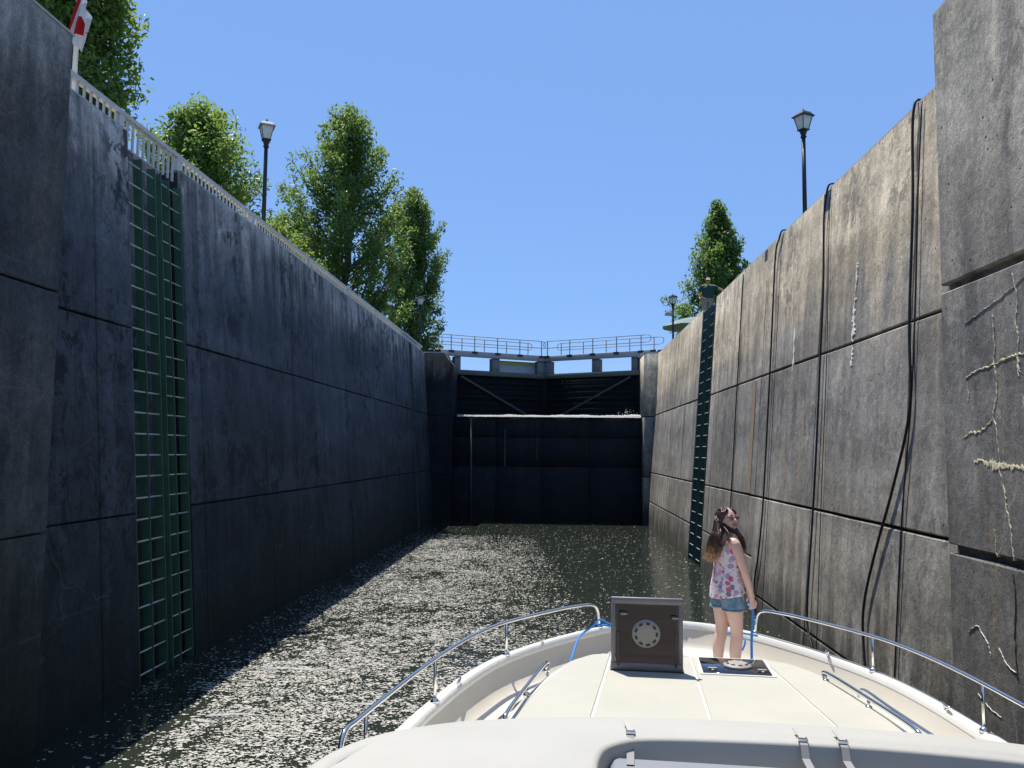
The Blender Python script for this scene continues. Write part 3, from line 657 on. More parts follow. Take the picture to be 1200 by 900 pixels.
lamp(-6.85, 41.1, 11.08, 'small distant lantern lamp post in front of the narrow tree, near the gate pier')
l4 = lamp(5.62, 40.4, 11.0, 'small distant lantern lamp post with a grey box on it, behind the parasol')
bevel(MB().box((-.42, -.1, 1.95), (-.10, .1, 2.12)).build('camera_box', M['lamp_cap'], l4), .02, 1)
MB().cyl((-.1, 0, 2.03), (0, 0, 2.03), .02, 6).build('box_arm', M['black'], l4)

# ---------------------------------------------------------------- flag on its pole
fx, fy = -6.75, 10.9
fp = empty('flag_pole', (fx, fy, 8.0), 0, 'white flagpole at the top of the shaded pier', 'flagpole')
MB().cyl((0, 0, 0), (.02, 0, 3.6), .035, 8, .03).build('pole', M['white'], fp, True); MB().cyl((0, 0, 0), (0, 0, .08), .09, 10).build('base_plate', M['black'], fp)
def flag():
    t = NT('red_and_white_flag'); u = t.sep(t.new('ShaderNodeUVMap').outputs[0])
    red = t.math('MAXIMUM', t.math('LESS_THAN', u[0], .25), t.math('GREATER_THAN', u[0], .75))
    du = t.math('ABSOLUTE', t.math('SUBTRACT', u[0], .5)); dv = t.math('ABSOLUTE', t.math('SUBTRACT', u[1], .5))   # leaf-like lozenge with points
    a = t.math('ADD', t.math('MULTIPLY', du, 2.), dv); leaf = t.math('LESS_THAN', a, .26)
    stem = t.math('MULTIPLY', t.math('LESS_THAN', du, .008), t.math('MULTIPLY', t.math('LESS_THAN', u[1], .5), t.math('GREATER_THAN', u[1], .16)))
    bar = t.math('MULTIPLY', t.math('LESS_THAN', du, t.math('MULTIPLY_ADD', t.math('ABSOLUTE', t.math('SUBTRACT', u[1], .56)), -1.6, .16)), t.math('LESS_THAN', t.math('ABSOLUTE', t.math('SUBTRACT', u[1], .56)), .1))
    fac = t.math('MAXIMUM', red, t.math('MAXIMUM', leaf, t.math('MAXIMUM', stem, bar)))
    t.set(color=t.mix(fac, (.78, .78, .78), (.50, .025, .03)), rough=.8, spec=.1)
    tr = t.new('ShaderNodeBsdfTranslucent'); t.link(t.mix(fac, (.7, .7, .7), (.6, .03, .03)), tr.inputs[0])
    mx = t.new('ShaderNodeMixShader'); mx.inputs[0].default_value = .35; t.link(t.b.outputs[0], mx.inputs[1]); t.link(tr.outputs[0], mx.inputs[2]); t.link(mx.outputs[0], t.out.inputs[0])
    nu, nv = 44, 20; W, Hh = 1.3, .68; V = []; UV = []
    for j in range(nv+1):
        for i in range(nu+1):
            u_, v_ = i/nu, j/nv
            fold = .055*math.sin(u_*15+v_*1.2)*(.3+u_)
            xx = .05+u_*.30+fold*.5; zz = -(1-v_)*Hh*(1-.12*u_)-u_*W*.42*(1-.3*(1-v_)); yy = -.03+fold*1.3-.03*u_
            V.append((xx*.55-.14*(1-v_)+.02, yy, zz)); UV.append((.04+.62*u_, v_))
    F = [(j*(nu+1)+i, j*(nu+1)+i+1, (j+1)*(nu+1)+i+1, (j+1)*(nu+1)+i) for j in range(nv) for i in range(nu)]
    o = MB().add(V, F).build('flag', t.m, None, True); uv = o.data.uv_layers.new(name='UVMap')
    for lp in o.data.loops: uv.data[lp.index].uv = UV[lp.vertex_index]
    s = o.modifiers.new('thickness', 'SOLIDIFY'); s.thickness = .003
    o.location = (fx+.02, fy-.05, 9.8); return tag(o, 'limp red and white flag hanging on the white pole', 'flag')
flag()

# ---------------------------------------------------------------- trees
def leaf_mat(name, c1, c2, c3):
    t = NT(name); g = t.new('ShaderNodeNewGeometry'); at = t.new('ShaderNodeAttribute', attribute_name='leaf_tone'); f = at.outputs['Fac']
    col = t.ramp(f, [(0, c1), (.5, c2), (1, c3)])
    t.set(color=col, rough=.42, spec=.45)
    tr = t.new('ShaderNodeBsdfTranslucent'); t.link(t.mix(.5, col, (.34, .48, .08)), tr.inputs[0])
    mx = t.new('ShaderNodeMixShader'); mx.inputs[0].default_value = .55; t.link(t.b.outputs[0], mx.inputs[1]); t.link(tr.outputs[0], mx.inputs[2]); t.link(mx.outputs[0], t.out.inputs[0])
    return t.m
M['leaf_a'] = leaf_mat('leaf_green', (.075, .13, .035), (.14, .22, .05), (.22, .31, .075))
M['leaf_b'] = leaf_mat('leaf_blue_green', (.06, .115, .035), (.11, .185, .055), (.175, .26, .075))
M['leaf_y'] = leaf_mat('leaf_light_green', (.10, .15, .03), (.16, .225, .045), (.24, .31, .065))
M['bark'] = simple('grey_bark', (.10, .085, .07), .95, var=.35, nscale=6, bump=.8, bscale=25)
def tree(name, x, y, zt, prof, label, mat, seed, limbs=70, rise=.22, perlimb=5, leaves=46, leaf=.085, clump=.34, zb=None, cat='tree', hb=.1, group='trees behind the lock walls'):
    """prof = [(height fraction, crown radius m)...]; limbs leave the trunk and carry leaf clumps; the outline follows prof unevenly"""
    q = random.Random(seed); g = np.random.default_rng(seed); z0 = 7.95 if zb is None else zb; h = zt-z0
    root = empty(name, (x, y, z0), 0, label, cat, group)
    tr = MB(); tp = [(q.uniform(-.05, .05)*i, q.uniform(-.05, .05)*i, h*.93*i/8) for i in range(9)]; tp[0] = (0, 0, -.1)
    r0 = .018*h+.04; tr.loft(smooth_path(tp, 3), [r0*(1.25 if i == 0 else 1)*(1-.93*(i/24)) for i in range(25)], 8)
    cen = []; lim = MB()
    for k in range(limbs):
        te = hb+(1.0-hb)*((k+.5)/limbs)**.85; te = min(1, te+q.uniform(-.02, .02)); rr = interp(prof, te)*q.choice([.6, .85, 1., 1.05, 1.25])*q.uniform(.85, 1.1)
        a = k*2.39996+q.uniform(-.4, .4); ts = max(.05, te-rise*q.uniform(.7, 1.3)-.1*rr/h)
        S = Vector((0, 0, ts*h)); E = Vector((rr*math.cos(a), rr*math.sin(a), te*h)); Mid = S.lerp(E, .5)+Vector((rr*.12*math.cos(a), rr*.12*math.sin(a), -.04*h*rise))
        P = smooth_path([S, Mid, E], 4); lim.loft(P, [max(.012, .055*(1-te*.6)*(1-.8*i/8)) for i in range(9)], 5)
        for c in range(perlimb):
            u = .32+.70*(c+q.random()*.8)/perlimb; i = min(len(P)-1, int(u*8)); cc = P[i].lerp(P[min(i+1, len(P)-1)], .5)
            cen.append((cc.x+q.gauss(0, .10), cc.y+q.gauss(0, .10), cc.z+q.gauss(0, .12), clump*(1.15-.45*u)*q.uniform(.65, 1.25), q.random()))
    for c in range(3): cen.append((q.gauss(0, .06), q.gauss(0, .06), h*(.95+.025*c), clump*.5, q.random()))
    tr.build('trunk', M['bark'], root, True); lim.build('limbs', M['bark'], root, True)
    C_ = np.array(cen); n = len(C_)*leaves; idx = np.repeat(np.arange(len(C_)), leaves)
    off = g.normal(size=(n, 3)); off /= np.linalg.norm(off, axis=1)[:, None]; off *= (g.random(n)**.42)[:, None]; off[:, 2] *= 1.15
    P = C_[idx, :3]+off*C_[idx, 3:4]*1.25
    d = g.normal(size=(n, 3)); d[:, 2] -= .35; d /= np.linalg.norm(d, axis=1)[:, None]
    up = off*.5+np.array([0, 0, .9])+g.normal(size=(n, 3))*.55; s_ = np.cross(d, up); s_ /= np.linalg.norm(s_, axis=1)[:, None]+1e-9; nn = np.cross(s_, d)
    L = leaf*g.uniform(.6, 1.35, n)[:, None]
    V = np.zeros((n, 6, 3)); W = L*.5
    V[:, 0] = P-d*L*.9; V[:, 1] = P-d*L*.15+s_*W*.8+nn*W*.25; V[:, 2] = P+d*L*.35+s_*W*.7+nn*W*.2; V[:, 3] = P+d*L*1.05-nn*W*.2; V[:, 4] = P+d*L*.35-s_*W*.7+nn*W*.2; V[:, 5] = P-d*L*.15-s_*W*.8+nn*W*.25
    me = bpy.data.meshes.new('crown'); me.vertices.add(n*6); me.vertices.foreach_set('co', V.ravel())
    F = (np.arange(n)[:, None]*6+np.array([0, 1, 2, 3, 0, 3, 4, 5])[None]).ravel()
    me.loops.add(n*8); me.loops.foreach_set('vertex_index', F); me.polygons.add(n*2); me.polygons.foreach_set('loop_start', np.arange(n*2)*4); me.update(calc_edges=True)
    tone = np.clip(C_[idx, 4]*.55+g.random(n)*.45, 0, 1); at = me.attributes.new('leaf_tone', 'FLOAT', 'POINT'); at.data.foreach_set('value', np.repeat(tone, 6))
    link('crown', me, mat, root); return root
oval = lambda w: [(0, .4*w), (.12, .8*w), (.3, 1.*w), (.5, 1.*w), (.7, .85*w), (.88, .52*w), (1, .12*w)]
roundp = lambda w: [(0, .3*w), (.15, .7*w), (.4, 1.*w), (.65, .97*w), (.85, .7*w), (1, .2*w)]
cone = lambda w: [(0, .5*w), (.1, .9*w), (.25, 1.*w), (.5, .74*w), (.75, .38*w), (.9, .16*w), (1, .03*w)]
tree('maple_tree', -11.2, 17.8, 16.6, roundp(1.15), 'broad leafy tree behind the flag and shaded pier', M['leaf_a'], 1, 95, .16, 6, 60, .085, .42)
tree('maple_tree', -10.95, 24.3, 13.7, roundp(1.9), 'rounded leafy tree left of the tall lamp post, second from the flag', M['leaf_a'], 2, 80, .16, 5, 60, .085, .40, hb=.02)
tree('shade_tree', -14.0, 41.0, 15.2, roundp(2.6), 'pale yellow-green tree low behind the tall lamp post on the shaded wall', M['leaf_y'], 3, 60, .16, 5, 46, .10, .5, hb=.02)
tree('maple_tree', -11.6, 33.0, 12.3, roundp(1.9), 'small sunlit tree showing over the kerb rail left of the tall lamp post', M['leaf_y'], 8, 50, .16, 5, 46, .10, .42, hb=.02)
tree('hornbeam_tree', -10.0, 38.2, 19.6, oval(2.85), 'tallest upright oval tree, just right of the tall lamp post', M['leaf_b'], 4, 120, .26, 6, 50, .10, .45)
tree('hornbeam_tree', -8.6, 48.6, 18.9, oval(2.05), 'narrow upright tree nearest the lock gates on the shaded side', M['leaf_b'], 5, 100, .28, 6, 50, .10, .38)
tree('hornbeam_tree', 10.1, 52.0, 19.0, cone(3.1), 'pointed green tree behind the man on the sunlit wall', M['leaf_b'], 6, 95, .24, 6, 44, .12, .50)

# ---------------------------------------------------------------- parasol behind the right wall
pr = empty('parasol', (7.3, 44, 7.985), 0, 'pale grey-green parasol half hidden behind the sunlit wall top', 'parasol')
def parasol_parts():
    n = 8; R0, ze, zt = 1.8, 1.95, 2.52; V = [(0, 0, zt)]; F = []
    for j, (rr, zz) in enumerate(((.35, .80), (.7, .48), (1, 0))):
        for k in range(n*2):
            a = math.pi*k/n+.2; sag = (.06 if k % 2 else 0)*rr
            V.append((R0*rr*(1-.04*(k % 2))*math.cos(a), R0*rr*(1-.04*(k % 2))*math.sin(a), ze+(zt-ze)*zz-sag*.3))
    m = n*2
    for k in range(m): F.append((0, 1+k, 1+(k+1) % m))
    for j in range(2):
        for k in range(m): a = 1+j*m+k; b = 1+j*m+(k+1) % m; F.append((a, a+m, b+m, b))
    o = MB().add(V, F).build('canopy', simple('parasol_cloth', (.19, .245, .23), .9, var=.06), pr); s = o.modifiers.new('thickness', 'SOLIDIFY'); s.thickness = .006
    MB().cyl((0, 0, 0), (0, 0, 2.5), .022, 8).build('pole', M['galv'], pr, True); MB().cyl((0, 0, 0), (0, 0, .08), .25, 14).build('base_plate', M['black'], pr)
    for k in range(n): a = 2*math.pi*k/n+.2; MB().cyl((0, 0, 2.44), (1.74*math.cos(a), 1.74*math.sin(a), 1.93), .01, 5).build('rib', M['black'], pr)
parasol_parts()

# ---------------------------------------------------------------- the cabin cruiser (local frame: x starboard, y towards the bow, origin on its centreline)
HD = R(5.0); BO = Vector((.42*math.cos(HD), -.42*math.sin(HD), 0))
boat = empty('cabin_cruiser', BO, -HD, 'white cabin cruiser seen over its foredeck, with bow rails and two deck hatches', 'boat')
M['gel'] = simple('white_gelcoat', (.72, .71, .655), .28, var=.04, nscale=2, spec=.5, coat=.25)
M['gel_beige'] = simple('beige_gelcoat', (.56, .52, .44), .45, var=.07, nscale=3)
M['nonskid'] = simple('cream_nonskid', (.455, .44, .37), .75, var=.12, nscale=2.2, bump=.5, bscale=220)
M['cover'] = simple('grey_white_vinyl_top', (.40, .388, .345), .55, var=.13, nscale=1.8, bump=.08, bscale=40)
M['cushion'] = simple('blue_grey_cushion_vinyl', (.22, .23, .245), .55, var=.05, nscale=5, bump=.1)
M['strap'] = simple('grey_webbing', (.25, .25, .245), .85, var=.1, nscale=40)
M['steel'] = simple('polished_steel', (.78, .77, .75), .13, metal=1., var=.03)
M['dark_frame'] = simple('dark_hatch_frame', (.035, .033, .035), .4, var=.1)
M['grey_frame'] = simple('grey_hatch_frame', (.20, .185, .19), .45, var=.1)
M['smoked'] = simple('smoked_hatch_lid', (.012, .010, .012), .08, var=.1, spec=.8, coat=.6)
M['vent'] = simple('grey_plastic_vent', (.30, .28, .25), .6, var=.08, nscale=20)
M['rope'] = simple('bright_blue_rope', (.03, .22, .62), .8, var=.3, nscale=60, bump=.5, bscale=120)
def smoked_clear():
    t = NT('tinted_acrylic'); g = t.new('ShaderNodeBsdfGlossy'); g.inputs['Roughness'].default_value = .04; g.inputs['Color'].default_value = (.9, .85, .9, 1)
    tr = t.new('ShaderNodeBsdfTransparent'); tr.inputs[0].default_value = (.10, .06, .085, 1); f = t.new('ShaderNodeFresnel'); f.inputs[0].default_value = 1.5
    mx = t.new('ShaderNodeMixShader'); t.link(f.outputs[0], mx.inputs[0]); t.link(tr.outputs[0], mx.inputs[1]); t.link(g.outputs[0], mx.inputs[2]); t.link(mx.outputs[0], t.out.inputs[0]); return t.m
M['acrylic'] = smoked_clear()
half = [(-3, 1.88), (1, 1.9), (3, 1.88), (4.4, 1.84), (5.2, 1.775), (5.55, 1.735), (6.2, 1.63), (6.8, 1.455), (7.4, 1.135), (7.9, .77), (8.12, .56), (8.28, .33), (8.35, .12)]
stb = [Vector((w, v, 0)) for v, w in half]
hull2 = smooth_path(stb, 5)                                # starboard plan line stern -> bow
plan = [Vector((p.x, p.y)) for p in hull2]+[Vector((0, 8.37))]+[Vector((-p.x, p.y)) for p in reversed(hull2)]
def nrm(pl):
    out = []
    for i in range(len(pl)):
        d = (pl[min(i+1, len(pl)-1)]-pl[max(i-1, 0)]).normalized(); out.append(Vector((d.y, -d.x)))
    return out
pn = nrm(plan)
def sweep(pl, nn, prof, closed=False, zfn=None):
    V = []; F = []; m = len(prof)
    for p, n in zip(pl, nn):
        for o, z in prof: q = p+n*o; V.append((q.x, q.y, z+(zfn(p) if zfn else 0)))
    for i in range(len(pl)-1):
        for k in range(m if closed else m-1):
            a = i*m+k; b = i*m+(k+1) % m; F.append((a, b, b+m, a+m))
    return MB().add(V, F)
def fixn(o):
    bm = bmesh.new(); bm.from_mesh(o.data); bmesh.ops.recalc_face_normals(bm, faces=bm.faces); bm.to_mesh(o.data); bm.free(); return o
sheer = lambda p: .05*max(0, (p.y-5))/3
def hullmesh():
    V = []; F = []; lv = [(1.0, 1.60, 0), (.985, 1.45, -.02), (.95, 1.0, -.12), (.88, .45, -.38), (.78, .0, -.75), (.6, -.35, -1.2)]
    m = len(plan)
    for k, z, dv in lv:
        for p in plan: f = max(0, min(1, (p.y-3)/5.3)); V.append(((p.x)*k if True else 0, p.y+dv*f*f, z+sheer(p)*(1 if z > 1 else 0)))
    for j in range(len(lv)-1):
        for i in range(m-1): a = j*m+i; F.append((a, a+1, a+m+1, a+m))
    return MB().add(V, F)
auto_smooth(fixn(hullmesh().build('hull', M['gel'], boat)))
auto_smooth(fixn(sweep(plan, pn, [(.03, 1.585), (.04, 1.62), (.03, 1.645), (.0, 1.655), (-.045, 1.655), (-.06, 1.64), (-.065, 1.6), (-.03, 1.58)], True, sheer).build('gunwale_cap', M['gel'], boat)))
auto_smooth(fixn(sweep(plan, pn, [(-.055, 1.62), (-.10, 1.48), (-.16, 1.42), (-.20, 1.40), (-.28, 1.392)], False, sheer).build('bulwark', M['gel_beige'], boat)))
def ribs(tab, v0, v1, n, z, inset=0., crown=0.):
    V = []; F = []; m = 9
    for i in range(n+1):
        v = v0+(v1-v0)*i/n; w = max(.01, interp(tab, v)-inset)
        for k in range(m): t = -1+2*k/(m-1); V.append((w*t, v, (z(v) if callable(z) else z)+crown*(1-t*t)))
    for i in range(n):
        for k in range(m-1): a = i*m+k; F.append((a, a+1, a+m+1, a+m))
    return MB().add(V, F)
ribs(half, 0, 8.2, 40, 1.39, .15).build('deck_sole', M['gel'], boat)
# cabin trunk
ztr = lambda v: 1.79+.018*(6.6-v)
tab_tr = [(2.0, 1.26), (4.0, 1.20), (5.0, 1.135), (5.5, 1.075), (6.0, .985), (6.3, .90), (6.48, .80), (6.56, .70), (6.60, .52)]
th = smooth_path([Vector((w, v, 0)) for v, w in tab_tr], 4)
tpl = [Vector((p.x, p.y)) for p in th]+[Vector((.25, 6.62)), Vector((0, 6.625)), Vector((-.25, 6.62))]+[Vector((-p.x, p.y)) for p in reversed(th)]
tn = nrm(tpl)
CR = .035
trk = sweep(tpl, tn, [(.03, 1.25), (.0, 1.66), (-.005, 1.72), (-.02, 1.765), (-.05, 1.785), (-.08, 1.79)], False, lambda p: ztr(p.y)-1.79)
auto_smooth(fixn(trk.build('cabin_trunk', M['gel'], boat)))
ribs([(a.y, a.x) for a in th], 2.0, 6.60, 40, lambda v: ztr(v)-.003, .075, .0).build('trunk_top', M['gel'], boat)
def tw(v): return interp([(a.y, a.x) for a in th], v)
seams = [lambda v: -9, lambda v: -.63+.045*(v-5.1), lambda v: .03, lambda v: .70-.10*(v-5.1), lambda v: 9]
for k in range(4):
    V = []; F = []; n = 44
    for i in range(n+1):
        v = 4.3+(6.545-4.3)*i/n; lim = max(.02, tw(v)-.085)
        if v > 6.5: lim = max(.02, lim-.06*(v-6.5)/.05)
        a = max(-lim, seams[k](v)+.007); b = min(lim, seams[k+1](v)-.007)
        if b < a: a = b = (lim if k > 1 else -lim)
        z = ztr(v)+.002; V += [(a, v, z-.006), (a+.003, v, z+.003), (b-.003, v, z+.003), (b, v, z-.006)]
    for i in range(n):
        for j in range(3): c = i*4+j; F.append((c, c+1, c+5, c+4))
    fixn(MB().add(V, F).build('deck_panel', M['nonskid'], boat))
# hatches
zh = ztr(6.28)+.004
def ring(x0, x1, y0, y1, w, z0, z1):
    mb = MB(); mb.box((x0, y0, z0), (x1, y0+w, z1)).box((x0, y1-w, z0), (x1, y1, z1)).box((x0, y0+w+.0004, z0), (x0+w, y1-w-.0004, z1)).box((x1-w, y0+w+.0004, z0), (x1, y1-w-.0004, z1)); return mb
def hatch_base(cx, opened):
    x0, x1, y0, y1 = cx-.255, cx+.255, 6.02, 6.50
    fr = ring(x0, x1, y0, y1, .022, zh-.01, zh+.012).build('hatch_frame', M['gel' if not opened else 'dark_frame'], boat)
    return fr, x0, x1, y0, y1
def vent(parent, c, up, fw, name='vent'):
    c, up, fw = Vector(c), Vector(up).normalized(), Vector(fw).normalized(); si = up.cross(fw)
    mb = MB().loft([c, c+up*.012, c+up*.024, c+up*.03], [.098, .098, .085, .05], 24, side=si); o = mb.build('vent', M['vent'], parent); auto_smooth(o, 40)
    for k in range(9):
        a = 2*math.pi*k/9+.35; d = si*math.cos(a)+fw*math.sin(a); e = up.cross(d); p = c+d*.073+up*.0285
        MB().hexa([p-d*.008-e*.014-up*.012, p+d*.008-e*.014-up*.012, p+d*.008+e*.014-up*.012, p-d*.008+e*.014-up*.012], [p-d*.008-e*.014, p+d*.008-e*.014, p+d*.008+e*.014, p-d*.008+e*.014]).build('vent_slot', M['black'], o)
    return o
f2, x0, x1, y0, y1 = hatch_base(.315, False)
lid = bevel(MB().box((x0+.024, y0+.024, zh-.006), (x1-.024, y1-.024, zh+.016)).build('hatch_lid', M['smoked'], boat), .004, 1); lid['label'] = 'closed smoked hatch lid lying flat beside the girl'
vent(lid, (.335, 6.24, zh+.0165), (0, 0, 1), (0, 1, 0))
for hx in (.15, .49):
    MB().box((hx-.03, y0+.09, zh+.017), (hx+.03, y0+.115, zh+.032)).box((hx-.008, y0+.06, zh+.017), (hx+.008, y0+.0895, zh+.026)).build('hatch_latch', M['vent'], lid)
f1, x0, x1, y0, y1 = hatch_base(-.305, True)
MB().box((x0+.024, y0+.024, zh-.008), (x1-.024, y1-.024, zh-.002)).build('opening_shade_plate', M['black'], boat)  # dark plate standing in for the unlit hatch opening
# raised lid: hinged on its aft edge, standing a little past upright
lw, lh, lt = .248, .50, .02
LM = Matrix.Translation((-.305, 6.035, zh+.014)) @ Matrix.Rotation(R(2), 4, 'X')
def lbox(name, mat, a, b, par, bev=.003):
    mb = MB().box(a, b); mb.v = [tuple(LM @ Vector(v)) for v in mb.v]; o = mb.build(name, mat, par)
    return bevel(o, bev, 1) if bev else o
rl = lbox('raised_hatch_lid', M['acrylic'], (-lw+.03, -.006, .05), (lw-.03, .006, lh-.045), boat, 0); rl['label'] = 'raised smoked see-through hatch lid standing upright'
lbox('lid_rail', M['grey_frame'], (-lw, -.012, lh-.044), (lw, .016, lh), rl); lbox('lid_rail', M['grey_frame'], (-lw, -.012, 0), (lw, .014, .049), rl)
lbox('lid_rail', M['grey_frame'], (-lw, -.011, .0495), (-lw+.029, .013, lh-.0445), rl); lbox('lid_rail', M['grey_frame'], (lw-.029, -.011, .0495), (lw, .013, lh-.0445), rl)
lbox('lid_trim', M['dark_frame'], (-lw+.03, -.010, .08), (-lw+.045, -.0065, lh-.06), rl, 0); lbox('lid_trim', M['dark_frame'], (lw-.048, -.012, .08), (lw-.034, -.0065, lh-.06), rl, 0)
vent(rl, LM @ Vector((-.005, -.0065, .255)), LM.to_3x3() @ Vector((0, -1, 0)), LM.to_3x3() @ Vector((0, 0, 1)))
for a in ((-.17, .39), (.185, .37)):
    lbox('hatch_latch', M['dark_frame'], (a[0]-.022, -.022, a[1]-.016), (a[0]+.022, -.0065, a[1]+.016), rl); lbox('hatch_latch', M['vent'], (a[0]-.012, -.030, a[1]-.007), (a[0]+.034, -.0225, a[1]+.007), rl)
for a in (-.2, .2): lbox('lid_stay', M['dark_frame'], (a-.008, -.020, .03), (a+.008, -.0125, .26), rl, 0)
# bow rails
ZC = 1.655
def zc(v): return ZC+.05*max(0, v-5)/3
def bowrail(s):
    def gw(v): return s*(interp(half, v)-.03)
    vs = [4.09, 4.25, 4.6, 5.2, 5.75, 6.3, 6.82, 7.44, 7.72]
    top = [Vector((gw(4.02), 4.02, zc(4.1))), Vector((gw(4.03), 4.03, zc(4.1)+.2))]+[Vector((gw(v)+s*.0, v, zc(v)+(.285 if v < 6 else .285-.03*(v-6)))) for v in vs]
    e = gw(7.86); top += [Vector((e, 7.86, zc(7.9)+.215)), Vector((gw(7.92), 7.92, zc(7.9)+.16)), Vector((gw(7.94), 7.94, zc(7.9)+.0))]
    o = MB().loft(smooth_path(top, 5), .0145, 8).build('bow_rail', M['steel'], boat, True)
    for v in (4.4, 5.55, 6.82):
        MB().cyl((gw(v), v, zc(v)), (gw(v), v, zc(v)+(.28 if v < 6 else .255)), .0115, 8).loft([(gw(v), v, zc(v)-.002), (gw(v), v, zc(v)+.012), (gw(v), v, zc(v)+.03)], [.032, .03, .013], 10).build('stanchion', M['steel'], o, True)
    v = 7.94; MB().loft([(gw(v), v, zc(v)-.002), (gw(v), v, zc(v)+.012), (gw(v), v, zc(v)+.03)], [.032, .03, .015], 10).build('rail_foot', M['steel'], o, True)
    for v, dw in ((5.95, 0), (7.25, 0)):
        x = gw(v)-s*.015
        MB().loft([(x, v-.07, zc(v)+.035), (x, v-.03, zc(v)+.026), (x, v+.03, zc(v)+.026), (x, v+.07, zc(v)+.035)], [.006, .011, .011, .006], 6).cyl((x, v-.022, zc(v)-.002), (x, v-.022, zc(v)+.026), .008, 6).cyl((x, v+.022, zc(v)-.002), (x, v+.022, zc(v)+.026), .008, 6).build('deck_cleat', M['steel'], boat, True)
bowrail(1); bowrail(-1)
def grab(pts, lift=.055, r=.0125):
    P = [Vector(p) for p in pts]; z = lambda p: ztr(p.y)
    Q = [Vector((P[0].x, P[0].y, z(P[0])))]+[Vector((p.x, p.y, z(p)+lift)) for p in P]+[Vector((P[-1].x, P[-1].y, z(P[-1])))]
    o = MB().loft(smooth_path(Q, 5), r, 8).build('grab_rail', M['steel'], boat, True)
    for p in P: MB().cyl((p.x, p.y, z(p)-.01), (p.x, p.y, z(p)+lift), .009, 6).loft([(p.x, p.y, z(p)-.008), (p.x, p.y, z(p)+.012)], [.024, .02], 8).build('rail_foot', M['steel'], o, True)
grab([(-1.0, 5.95, 0), (-1.06, 5.3, 0), (-1.10, 4.7, 0)]); grab([(.89, 6.02, 0), (1.0, 5.4, 0), (1.08, 4.8, 0)])
b_ = [Vector(p) for p in [(1.04, 5.78, 1.77), (1.055, 5.72, 1.83), (1.10, 5.3, 1.84), (1.17, 4.75, 1.85)]]
MB().loft(smooth_path(b_, 5), .012, 8).build('grab_rail', M['steel'], boat, True)
# hard top edge in front of the helm: crest, broad shoulder and the recess with the strapped cushion
crest = [(1.27, -.3), (1.29, .8), (1.29, 1.7), (1.28, 2.16), (1.26, 2.32), (1.19, 2.46), (1.09, 2.56), (.90, 2.67), (.55, 2.765), (.2, 2.80)]
cs = smooth_path([Vector((x, y, 0)) for x, y in crest], 5)
cpl = [Vector((p.x, p.y)) for p in cs]+[Vector((0, 2.803))]+[Vector((-p.x, p.y)) for p in reversed(cs)]
cn = nrm(cpl)
auto_smooth(fixn(sweep(cpl, cn, [(.02, 1.7), (.06, 2.0), (.075, 2.30), (.06, 2.40), (.03, 2.455), (-.015, 2.485), (-.05, 2.481), (-.06, 2.476)], False).build('hard_top_edge', M['cover'], boat)), 60)
def resample(pl, n):
    L = [0]
    for a, b in zip(pl, pl[1:]): L.append(L[-1]+(b-a).length)
    out = []; j = 0
    for k in range(n+1):
        d = L[-1]*k/n
        while j < len(pl)-2 and L[j+1] < d: j += 1
        out.append(pl[j].lerp(pl[j+1], (d-L[j])/max(1e-9, L[j+1]-L[j])))
    return out
outer = [p-n*.05 for p, n in zip(cpl, cn)]
ki = min(range(len(outer)), key=lambda i: abs(outer[i].y-2.40)+(9 if outer[i].x < 0 else 0)); kj = len(outer)-1-ki
OUT = resample(outer[:ki+1], 10)+resample(outer[ki:kj+1], 60)[1:]+resample(outer[kj:], 10)[1:]
def v2(l): return [Vector((p.x, p.y)) for p in smooth_path([Vector((x, y, 0)) for x, y in l], 6)]
INN = resample([Vector((1.04, -.3)), Vector((1.04, 2.30))], 10)+resample(v2([(1.04, 2.30), (1.03, 2.39), (.98, 2.47), (.88, 2.55), (.72, 2.61), (.5, 2.645), (.24, 2.665), (-.14, 2.655), (-.37, 2.628), (-.45, 2.585), (-.50, 2.52), (-.515, 2.42)]), 60)[1:]+resample([Vector((-.515, 2.42)), Vector((-.52, -.3))], 10)[1:]
def skin():
    V = []; F = []; m = len(OUT); inr = nrm(INN)
    rows = [lambda o, i, n: (o.x, o.y, 2.482), lambda o, i, n: (o.x*.66+i.x*.34, o.y*.66+i.y*.34, 2.484), lambda o, i, n: (o.x*.3+i.x*.7, o.y*.3+i.y*.7, 2.478),
            lambda o, i, n: (i.x+n.x*.012, i.y+n.y*.012, 2.470), lambda o, i, n: (i.x, i.y, 2.468), lambda o, i, n: (i.x-n.x*.006, i.y-n.y*.006, 2.460), lambda o, i, n: (i.x-n.x*.010, i.y-n.y*.010, 2.36)]
    for f in rows:
        for o, i, n in zip(OUT, INN, inr): V.append(f(o, i, n))
    for j in range(len(rows)-1):
        for i in range(m-1): a = j*m+i; F.append((a, a+1, a+m+1, a+m))
    return MB().add(V, F)
auto_smooth(fixn(skin().build('hard_top', M['cover'], boat)), 50)
MB().add([(-.56, -.3, 2.372), (1.08, -.3, 2.372), (1.08, 2.69, 2.372), (-.56, 2.69, 2.372)], [(0, 1, 2, 3)]).build('recess_floor', M['cover'], boat)
def cushion(x0, x1, y0, y1): return bevel(MB().box((x0, y0, 2.374), (x1, y1, 2.432)).build('cushion', M['cushion'], boat), .026, 3)
cushion(-.48, .142, .2, 2.575); cushion(.158, .80, .2, 2.575)
